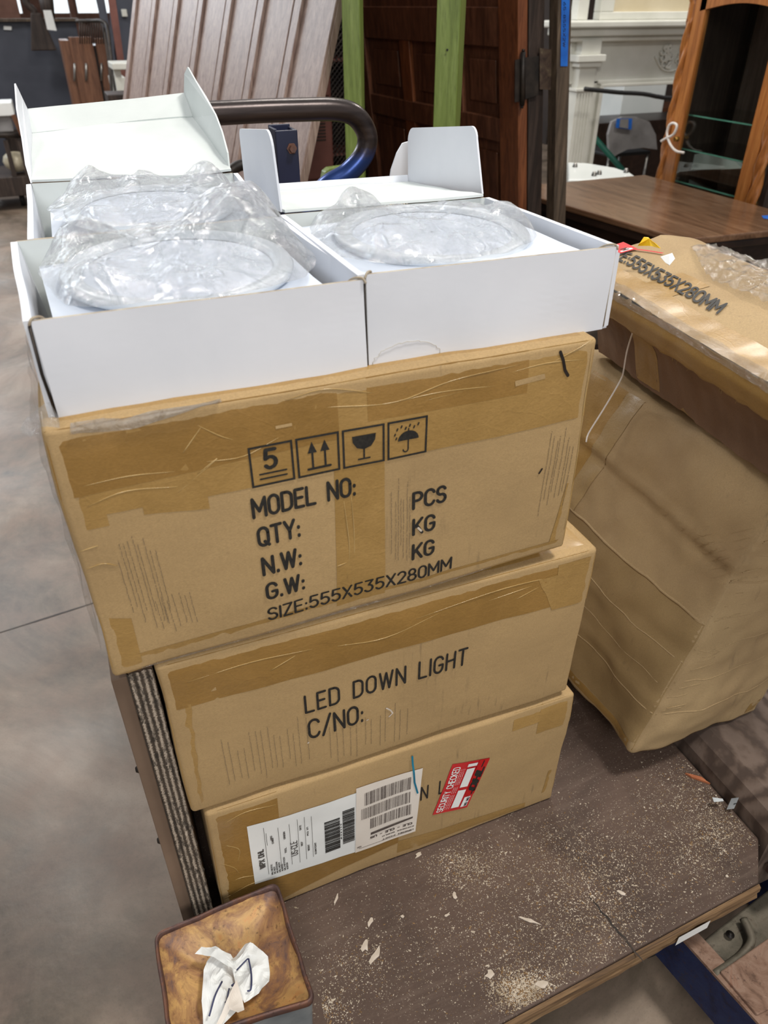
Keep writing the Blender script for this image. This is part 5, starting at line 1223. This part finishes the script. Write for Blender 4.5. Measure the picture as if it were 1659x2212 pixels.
# ================================================================== BACKGROUND, RIGHT
# drop-leaf table
tbl = thing('dark_wood_table', (2.44, 2.1, 0), 'brown wooden table with double-layer top in front of the oak display cabinet', 'table')
def tt(x0, y0, x1, y1, z0, z1, nm, mat, bv=.006):
    mb = MB(); mb.box(x0, y0, z0, x1, y1, z1); return mb.obj(nm, mat, tbl, bevel=bv)
C4 = [V((2.13, 1.585, 0)), V((2.80, 1.545, 0)), V((2.80, 2.66, 0)), V((1.985, 2.66, 0))]
def tslab(nm, ins, z0, z1, mat, bv=.006):
    c_ = sum(C4, V()) / 4; P = [c_ + (p - c_) * (1 - ins) for p in C4]; mb = MB(); mb.hexa([p + V((0, 0, z0)) for p in P] + [p + V((0, 0, z1)) for p in P]); return mb.obj(nm, mat, tbl, bevel=bv)
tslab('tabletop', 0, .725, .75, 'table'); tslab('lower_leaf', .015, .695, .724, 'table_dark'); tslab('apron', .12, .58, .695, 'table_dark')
for p in C4:
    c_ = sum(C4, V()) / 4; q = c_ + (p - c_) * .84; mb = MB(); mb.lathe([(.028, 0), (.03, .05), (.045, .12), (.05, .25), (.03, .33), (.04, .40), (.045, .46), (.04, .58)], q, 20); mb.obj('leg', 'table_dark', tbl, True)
mb = MB(); mb.box(2.1, 1.9, .16, 2.75, 1.98, .20); mb.obj('stretcher', 'table_dark', tbl)
tag(MB().add([U(1645, 466, z=.7515), U(1670, 464, z=.7515), U(1670, 474, z=.7515), U(1650, 472, z=.7515)], [(0, 3, 2, 1)]).obj('blue_tape_scrap', 'blue_tape'), 'scrap of blue tape on the right end of the brown table top', 'tape')
# oak display cabinet
MATS['cab_back'] = wood('brown_cabinet_lining', srgb(120, 98, 88), srgb(150, 128, 116), srgb(180, 160, 148), (12, 12, 1.2), 1.2, .3)
cab = thing('oak_display_cabinet', (3.1, 2.4, 0), 'honey oak glass display cabinet with rope-twist posts behind the brown table', 'cabinet')
ya, yb = 2.10, 2.60; cx_ = 2.9; cxb = 3.32
mb = MB(); mb.box(cx_, ya - .1, 0, cxb, yb + .1, .66); mb.box(cx_, ya - .1, 1.62, cxb, yb + .1, 1.8); mb.obj('case', 'oak', cab, bevel=.006)
mb = MB(); mb.box(cxb - .02, ya - .1, .66, cxb, yb + .1, 1.62); mb.obj('back_panel', 'cab_back', cab)
for y in (ya - .1, yb + .07): mb = MB(); mb.box(cx_ + .03, y, .66, cxb - .02, y + .03, 1.62); mb.obj('side_frame', 'dark_wood', cab)
dr_ = MB()
dr_.box(cx_ - .012, ya - .035, .66, cx_ + .014, ya + .035, 1.62); dr_.box(cx_ - .012, yb - .035, .66, cx_ + .014, yb + .035, 1.62)
N = 20
for k in range(N):
    t0_, t1_ = k / N, (k + 1) / N; y0, y1 = ya + (yb - ya) * t0_, ya + (yb - ya) * t1_; h0_, h1_ = 1.435 + .03 * math.sin(PI * t0_) , 1.435 + .03 * math.sin(PI * t1_)
    dr_.hexa([V((cx_ - .012, y0, h0_)), V((cx_ + .014, y0, h0_)), V((cx_ + .014, y1, h1_)), V((cx_ - .012, y1, h1_)), V((cx_ - .012, y0, 1.62)), V((cx_ + .014, y0, 1.62)), V((cx_ + .014, y1, 1.62)), V((cx_ - .012, y1, 1.62))])
dfr = dr_.obj('door_frame', 'oak', cab)
mb = MB(); mb.box(cx_, ya + .03, .66, cx_ + .004, yb - .03, 1.5); mb.obj('glass_pane', 'glass', dfr)
for y in (ya - .060, yb + .056):
    mb = MB(); vs = []; N = 120; K = 16
    for j in range(N + 1):
        z = .66 + .96 * j / N; tw = z * 34; zc = z % .6
        plain = 1.40 < z < 1.47
        for k in range(K):
            a = 2 * PI * k / K; rr = .022 if plain else .0215 + .0065 * math.cos(3 * (a - tw / 3 * 1.3)); mb.v.append(V((cx_ + .0 + rr * math.cos(a), y + rr * math.sin(a), z)))
    for j in range(N):
        for k in range(K): q = j * K + k; q2 = j * K + (k + 1) % K; mb.f.append((q, q2, q2 + K, q + K))
    mb.obj('twist_post', 'oak', cab, True)
for px, py in ((1480, 248), (1472, 322), (1457, 391)):
    z = U(px, py, x=2.93).z; mb = MB(); ol = [(0, 0)] + [(.36 * t / 10, 0) for t in range(1, 11)]
    ol = [(.02, -.1)] + [(.03 - .0 * t, t / 10 * .53) for t in range(0, 11)] + [(.03, .6), (.38, .6), (.38, -.07), (.03, -.07)]
    mb.box(cx_ + .03, ya - .06, z, cxb - .03, yb + .06, z + .006); s_ = mb.obj('glass_shelf', 'glass', cab); mb = MB(); mb.box(cx_ + .027, ya - .06, z, cx_ + .031, yb + .06, z + .006); mb.obj('shelf_edge', 'glass_edge', s_)
for nm, P, mt, lb in (('white_dish', [U(1490, 335, x=3.1), U(1520, 330, x=3.1), U(1590, 350, x=3.1), U(1600, 364, x=3.1), U(1560, 366, x=3.1), U(1488, 366, x=3.1)], 'bathtub', 'white porcelain piece standing inside the glass display cabinet'),):
    o = poly3(nm, P, .03, mt, None); tag(o, lb, 'dish')
tag(MB().box(3.285, 2.42, 1.02, 3.297, 2.46, 1.10).obj('blue_reflection', 'blue_tape'), 'small blue chip modelling a tape reflection at the back of the display cabinet', 'tag')  # solid blue piece stands in for a reflection of blue tape
st_ = thing('door_tie', U(1450, 290, x=2.87), 'white string looped around the door latch of the display cabinet', 'string')
P = [U(1428, 305, x=2.85), U(1440, 298, x=2.85), U(1455, 290, x=2.85), U(1462, 272, x=2.85), U(1454, 266, x=2.85), U(1445, 272, x=2.85), U(1441, 290, x=2.85), U(1448, 312, x=2.85), U(1460, 326, x=2.85), U(1477, 330, x=2.85)]
mb = MB(); mb.tube(spline(P, 6), .006, 8); mb.obj('cord', 'string', st_, True)
mb = MB(); mb.lathe([(0, -.01), (.012, -.01), (.016, 0), (.012, .01), (0, .01)], U(1461, 300, x=2.875), 14); mb.obj('latch', 'brass', cab, True)

# white porcelain basin end
P = [U(1226, 350, z=.74), U(1270, 352, z=.74), U(1330, 362, z=.74), U(1362, 372, z=.74), U(1372, 379, z=.74), U(1360, 388, z=.74), U(1226, 388, z=.74)]
bs = thing('porcelain_basin', P[3] - V((0, 0, .7)), 'white porcelain basin rim with small chrome studs behind the brown table', 'basin')
n = len(P); vs = [p - V((0, 0, .12)) for p in P] + P; o = build('basin_rim', vs, [tuple(range(n))[::-1], tuple(range(n, 2 * n))] + [(i, (i + 1) % n, n + (i + 1) % n, n + i) for i in range(n)], 'bathtub', bs)
bvm = o.modifiers.new('b', 'BEVEL'); bvm.width = .012; bvm.segments = 3; bvm.limit_method = 'ANGLE'
mb = MB(); c_ = sum(P, V()) / n; mb.lathe([(.14, 0), (.16, .3), (.2, .6)], V((c_.x, c_.y, 0)), 20); mb.obj('pedestal', 'bathtub', bs, True)
for q in ((1242, 360), (1283, 379), (1294, 376), (1352, 372)):
    mb = MB(); mb.lathe([(0, .02), (.008, .018), (.012, .01), (.014, 0)], U(*q, z=.742), 12); mb.obj('stud', 'metal', bs, True)

# white mantelpiece
mt = thing('white_mantelpiece', (4.1, 4.2, 0), 'cream painted fireplace mantelpiece with fluted pilaster and plaster swag ornament', 'mantelpiece')
mb = MB(); mb.box(3.20, 4.10, 1.335, 4.95, 4.4, 1.375); mb.box(3.24, 4.13, 1.29, 4.91, 4.4, 1.335); mb.box(3.28, 4.16, 1.26, 4.87, 4.4, 1.29); mb.obj('shelf', 'cream', mt, bevel=.01)
mb = MB(); mb.box(3.32, 4.22, 1.02, 4.83, 4.34, 1.26); mb.obj('frieze', 'cream', mt)
for x in (3.36, 4.65):
    mb = MB(); mb.box(x + .10, 4.22, 0, x + .24, 4.34, 1.03) if x < 4 else mb.box(x - .12, 4.22, 0, x + .02, 4.34, 1.03); mb.obj('jamb', 'cream', mt)
    pl = MB(); pl.box(x, 4.15, 0, x + .13, 4.34, .98); 
    for k in range(5): pl.box(x + .012 + k * .0225, 4.143, .1, x + .022 + k * .0225, 4.151, .97)
    po = pl.obj('pilaster', 'cream', mt, bevel=.002)
    mb = MB(); mb.box(x - .012, 4.138, .98, x + .142, 4.34, 1.0); mb.box(x + .0, 4.15, 1.0, x + .13, 4.34, 1.12); mb.box(x - .02, 4.13, 1.12, x + .15, 4.34, 1.15); mb.box(x - .04, 4.115, 1.15, x + .17, 4.34, 1.19); mb.box(x - .01, 4.14, 1.19, x + .14, 4.34, 1.27); mb.obj('capital', 'cream', po, bevel=.004)
mb = MB(); mb.box(3.58, 4.195, .995, 4.58, 4.23, 1.015); mb.box(3.56, 4.205, 1.015, 4.6, 4.23, 1.035); mb.box(3.575, 4.195, 0, 3.605, 4.23, 1.0); mb.obj('opening_moulding', 'cream', mt, bevel=.004)
mb = MB(); random.seed(2); oc = U(1452, 128, y=4.215)
for k in range(24):
    a = random.uniform(0, 2 * PI); r = random.uniform(.02, .13); c_ = oc + V((math.cos(a) * r, 0, math.sin(a) * r * .6)); a2 = random.uniform(0, 6)
    P = [c_ + V((math.cos(a2 + t * .9) * (.028 - t * .004), -.004, math.sin(a2 + t * .9) * (.028 - t * .004))) for t in range(6)]
    mb.tube(spline(P, 3), [.010 - .0003 * i for i in range(16)], 6)
mb.tube(spline([oc + V((-.15, 0, .02)), oc + V((-.08, 0, -.05)), oc + V((0, 0, -.07)), oc + V((.08, 0, -.05)), oc + V((.15, 0, .02))], 6), .007, 6)
mb.obj('swag_ornament', 'cream', mt, True)
om = MB(); om.box(3.34, 4.22, 1.376, 3.42, 4.3, 2.1); om.box(3.50, 4.2, 1.376, 4.7, 4.28, 1.42); om.box(3.50, 4.2, 1.42, 3.6, 4.28, 2.1); om.obj('overmantel_frame', 'cream', mt, bevel=.005)
mb = MB(); mb.box(3.6, 4.25, 1.42, 4.7, 4.27, 2.1); mb.obj('overmantel_panel', mottled('beige_panel', srgb(206, 192, 160), srgb(216, 204, 176), 4, .5), mt)
# black strap across the opening
mb = MB(); P = [U(1263, 192, y=3.9), U(1300, 196, y=3.9), U(1340, 200, y=3.9), U(1390, 203, y=3.9), U(1462, 213, y=3.9)]; mb.tube(spline([p for p in P] + [P[-1] + V((.8, 0, -.03))], 4), .013, 8)
tag(mb.obj('black_strap', 'black', None, True), 'black strap stretched across the opening of the white mantelpiece', 'strap')
# things seen through the opening
ch = thing('silver_chair', (4.75, 5.3, 0), 'grey moulded chair with blue tape on its back, seen through the mantelpiece opening', 'chair')
pts = [(1312, 345), (1310, 290), (1318, 262), (1340, 252), (1372, 252), (1398, 262), (1412, 290), (1415, 322), (1385, 318), (1350, 322), (1330, 332)]
o = poly3('backrest', [U(*q, y=5.2) for q in pts][::-1], .03, 'grey_fabric', ch)
mb = MB(); mb.box(4.5, 5.2, .36, 4.95, 5.62, .39); mb.obj('seat', 'black', ch, bevel=.01)
for x, y in ((4.52, 5.22), (4.93, 5.22), (4.52, 5.6), (4.93, 5.6)): mb = MB(); mb.tube([(x, y, .36), (x, y, 0)], .012, 8); mb.obj('leg', 'metal', ch, True)
q = [U(1332, 256, y=5.15), U(1366, 256, y=5.15), U(1364, 280, y=5.15), U(1330, 276, y=5.15)]; t_ = build('tape', q, [(3, 2, 1, 0)], 'blue_tape', ch); q = [U(1340, 257, y=5.145), U(1358, 257, y=5.145), U(1357, 278, y=5.145), U(1338, 275, y=5.145)]; build('note', q, [(3, 2, 1, 0)], 'grey_fabric', t_)
def bgbox(name, px0, py0, px1, py1, y, dep, mat, label, cat, group=None, toz=None):
    a, b = U(px0, py0, y=y), U(px1, py1, y=y); z0 = 0 if toz is None else toz; z0 = b.z if toz == 'px' else z0
    mb = MB(); mb.box(a.x, y, z0, b.x, y + dep, a.z); return tag(mb.obj(name, mat, bevel=.006), label, cat, group)
bgbox('white_cabinet', 1350, 178, 1432, 232, 6.4, .4, 'bathtub', 'white cupboard seen through the mantelpiece opening above the grey chair', 'cupboard')
bgbox('brown_chest', 1390, 235, 1500, 300, 6.9, .5, 'mahogany', 'dark brown chest behind the grey chair, beyond the mantelpiece', 'chest')
bgbox('dark_bureau', 1300, 200, 1350, 300, 7.0, .5, 'table_dark', 'near-black bureau at the left of the mantelpiece opening', 'cabinet')
bgbox('grey_bin', 1296, 262, 1316, 330, 6.6, .3, 'grey_fabric', 'small grey bin at the left edge of the mantelpiece opening', 'bin')
bgbox('dark_sideboard', 1276, 268, 1500, 330, 5.75, .5, 'table_dark', 'low dark sideboard behind the grey chair, seen through the mantelpiece opening', 'sideboard')
mb = MB(); pa, pb = U(1278, 290, y=4.9), U(1340, 362, y=4.7); mb.tube([pa, pb, pb + (pb - pa) * (pb.z / (pa.z - pb.z))], .022, 8); tag(mb.obj('green_pole', 'teal'), 'dark green pole slanting below the grey chair', 'pole')
bgbox('dark_wardrobe', 1215, -20, 1500, 60, 8.2, .5, 'dark_wall', 'dark tall wardrobe far behind the mantelpiece', 'wardrobe')

# ================================================================== BACKGROUND, LEFT
bgbox('blue_grey_partition', -120, 47, 172, 90, 8.8, .08, 'slate', 'blue-grey partition panel standing at the far left', 'partition')
o = bpy.data.objects['blue_grey_partition']
tag(MB().add([U(8, 56, y=8.78), U(25, 57, y=8.78), U(25, 65, y=8.78), U(8, 64, y=8.78)], [(3, 2, 1, 0)]).obj('paper_tag', 'paper'), 'small white paper tag on the blue-grey partition', 'tag')
mb = MB(); mb.box(U(-120, 40, y=8.72).x, 8.72, U(-120, 48, y=8.72).z, U(170, 40, y=8.72).x, 8.95, U(80, 40, y=8.72).z); tag(mb.obj('ledge', 'grey_wood'), 'dark rounded ledge along the top of the blue-grey partition', 'ledge')
bgbox('brown_curtain_panel', -40, -30, 46, 42, 9.6, .05, 'brick', 'red-brown panel above the partition at the far left', 'panel', toz='px')
# drawer fronts stacked on end
dw = thing('drawer_unit', U(180, 232, y=7.4), 'brown wooden drawers stood on end with three upright handles, in front of the partition', 'drawers')
z0 = 0.0
for i, (x0, x1, yt, yb_) in enumerate(((147, 198, 80, 235), (204, 232, 83, 235))):
    a, b = U(x0, yt, y=7.4), U(x1, yt, y=7.4); mb = MB(); mb.box(a.x, 7.4, z0, b.x, 7.44, a.z); df = mb.obj('drawer_front', 'drawer_wood', dw, bevel=.004)
    for hx_ in ((161, 186) if i == 0 else (219,)):
        p, q = U(hx_, 138, y=7.385), U(hx_ - 0, 174, y=7.385); mb = MB(); mb.tube([p + V((0, .02, 0)), p, q, q + V((0, .02, 0))], .009, 8); mb.obj('handle', 'metal', df, True)
a, b = U(130, 88, y=7.4), U(147, 80, y=7.4); mb = MB(); mb.box(a.x, 7.42, 0, b.x, 7.9, a.z); mb.obj('drawer_side', 'drawer_wood', dw)
mb = MB(); mb.box(b.x, 7.44, 0, U(232, 80, y=7.4).x, 7.9, a.z - .04); mb.obj('drawer_box', 'table_dark', dw)
# iron bed-end with spindles
bd = thing('iron_bed_end', (.75, 6.9, 0), 'curved iron bed end with thin spindles beside the brown drawers', 'bed frame')
P = [U(165, 46, y=7.0), U(200, 45, y=6.9), U(218, 45, y=6.8), U(229, 52, y=6.75), U(233, 68, y=6.7), U(242, 140, y=6.6), U(252, 215, y=6.5)]
mb = MB(); mb.tube(spline(P, 6), .014, 8); mb.obj('frame_tube', 'black_iron', bd, True)
P = [U(224, 60, y=6.9), U(236, 140, y=6.8), U(243, 215, y=6.7)]; mb = MB(); mb.tube(spline(P, 6), .012, 8); mb.obj('frame_tube', 'black_iron', bd, True)
for k in range(11): x = 172 + k * 5; mb = MB(); mb.tube([U(x, 48, y=6.95), U(x + 1, 95, y=6.95)], .005, 6); mb.obj('spindle', 'black_iron', bd, True)
# leaning door frames
for nm, P, y, mt_, lb in (('narrow_board', [(208, 0), (226, 0), (250, 132), (238, 134)], 7.2, 'slate', 'blue-grey narrow frame leaning in front of the far windows'), ('leaning_board', [(234, 0), (250, 0), (268, 130), (254, 132)], 7.15, 'locker', 'stained brown board leaning right of the blue-grey frame'), ('dark_door_leaf', [(250, -5), (292, -5), (276, 140), (266, 130)], 8.0, 'slate', 'dark grey door leaf left of the oak panelling')):
    pp = [U(*q, y=y) for q in P]; d1 = (pp[3] - pp[0]) / (pp[0].z - pp[3].z); d2 = (pp[2] - pp[1]) / (pp[1].z - pp[2].z)
    pp = [pp[0] - d1 * .6, pp[1] - d2 * .6, pp[1] + d2 * pp[1].z, pp[0] + d1 * pp[0].z]
    o = poly3(nm, pp, .04, mt_, None); tag(o, lb, 'board')
a, b = U(262, 20, y=7.95), U(276, 36, y=7.95); mb = MB(); mb.box(a.x, 7.95, b.z, b.x, 7.99, a.z); mb.obj('socket_box', 'cream', bpy.data.objects['dark_door_leaf'], bevel=.004)
bgbox('white_bench', 241, 137, 292, 150, 6.2, .35, 'cream', 'white bench top left of the oak panelling', 'bench', toz='px')
o = bpy.data.objects['white_bench']; a = U(244, 150, y=6.3); b = U(290, 150, y=6.3)
for x in (a.x, b.x): mb = MB(); mb.box(x, 6.25, 0, x + .05, 6.3, a.z + .0); l_ = mb.obj('leg', 'cream', o)
bgbox('white_crate', 240, 168, 275, 190, 6.8, .3, 'cream', 'white crate under the white bench', 'crate')
bgbox('storage_chest', 232, 205, 300, 240, 5.6, .3, 'dark_wood', 'dark chest on the floor below the white bench', 'chest')
# turned chair parts hanging above the partition
hp = thing('hanging_wood_arm', U(65, 30, y=8.4), 'dark curved wooden arm with flat paddle hanging over the partition', 'wooden arm')
mb = MB(); mb.tube(spline([U(52, -15, y=8.4), U(58, 8, y=8.4), U(72, 22, y=8.4), U(76, 34, y=8.4)], 5), .03, 8); mb.obj('arm', 'dark_wood', hp, True)
mb = MB(); mb.prism([(0, 0), (.09, .0), (.16, -.3), (-.07, -.3)], U(66, 28, y=8.4), V((1, 0, 0)), V((0, 0, 1)), .03); mb.obj('paddle', 'dark_wood', hp, bevel=.01)
hp = thing('hanging_rod', U(105, 10, y=8.3), 'dark turned rod carrying a white tag, above the partition', 'rod')
mb = MB(); mb.tube([U(97, -15, y=8.3), U(103, 20, y=8.3), U(112, 42, y=8.3)], [.07, .06, .03], 10); mb.obj('rod', 'dark_wood', hp, True)
mb = MB(); mb.prism([(0, 0), (.07, 0), (.08, -.16), (.0, -.15)], U(93, 22, y=8.2), V((1, 0, 0)), V((0, 0, 1)), .006); mb.obj('tag', 'paper', hp)
bgbox('window_pillar', 143, -20, 166, 44, 12, .3, 'brick', 'brown pillar between the bright far windows', 'pillar')
# low cart at far left with boxes and a glass globe
lc = thing('low_dolly', (-.35, 6.9, 0), 'dark low dolly with timber crates at the far left edge', 'dolly')
a, b = U(-60, 292, y=6.8), U(50, 292, y=6.8); mb = MB(); mb.tube([V((a.x, 6.8, a.z)), V((b.x, 6.8, b.z))], .022, 10); mb.obj('rail', 'black_iron', lc, True)
a, b = U(-60, 372, y=6.8), U(62, 380, y=6.8); mb = MB(); mb.box(a.x, 6.8, .12, b.x, 7.4, b.z); mb.obj('platform', 'dark_wood', lc, bevel=.006)
c_ = U(8, 310, y=6.8)
for bb_ in ((c_.x, 6.8, b.z, c_.x + .035, 6.84, c_.z + .02), (b.x - .02, 6.8, b.z, b.x + .015, 6.84, c_.z + .02)): MB().box(*bb_).obj('upright', 'dark_wood', lc)
MB().box(c_.x, 7.2, b.z, b.x, 7.24, c_.z + .05).obj('rear_board', 'dark_wood', lc)
for x in (-.55, -.3): mb = MB(); mb.lathe([(0, -.02), (.055, -.02), (.06, 0), (.055, .02), (0, .02)], (x, 7.0, .06), 20, Matrix.Rotation(PI / 2, 4, 'Y')); mb.obj('wheel', 'black', lc, True)
c_ = U(34, 350, y=6.95); mb = MB(); mb.lathe([(.001, -.08), (.05, -.068), (.09, -.03), (.1, .01), (.085, .05), (.05, .075), (.001, .083)], c_, 24); tag(mb.obj('glass_globe', 'globe', None, True), 'yellowed round lamp globe on the low dolly at the far left', 'lamp globe')
bgbox('white_carton', -40, 224, 32, 250, 6.9, .3, 'paper', 'white carton lying on top of the heap on the low dolly', 'box', toz='px')
bgbox('grey_carton', -30, 252, 30, 284, 6.95, .3, 'grey_fabric', 'grey printed carton below the white one on the low dolly', 'box', toz='px')
mb = MB(); P = [U(28, 248, y=6.75), U(48, 292, y=6.75)]; mb.tube(P, .02, 6); tag(mb.obj('wood_offcut', 'drawer_wood'), 'brown wood offcut leaning on the cartons of the low dolly', 'offcut')
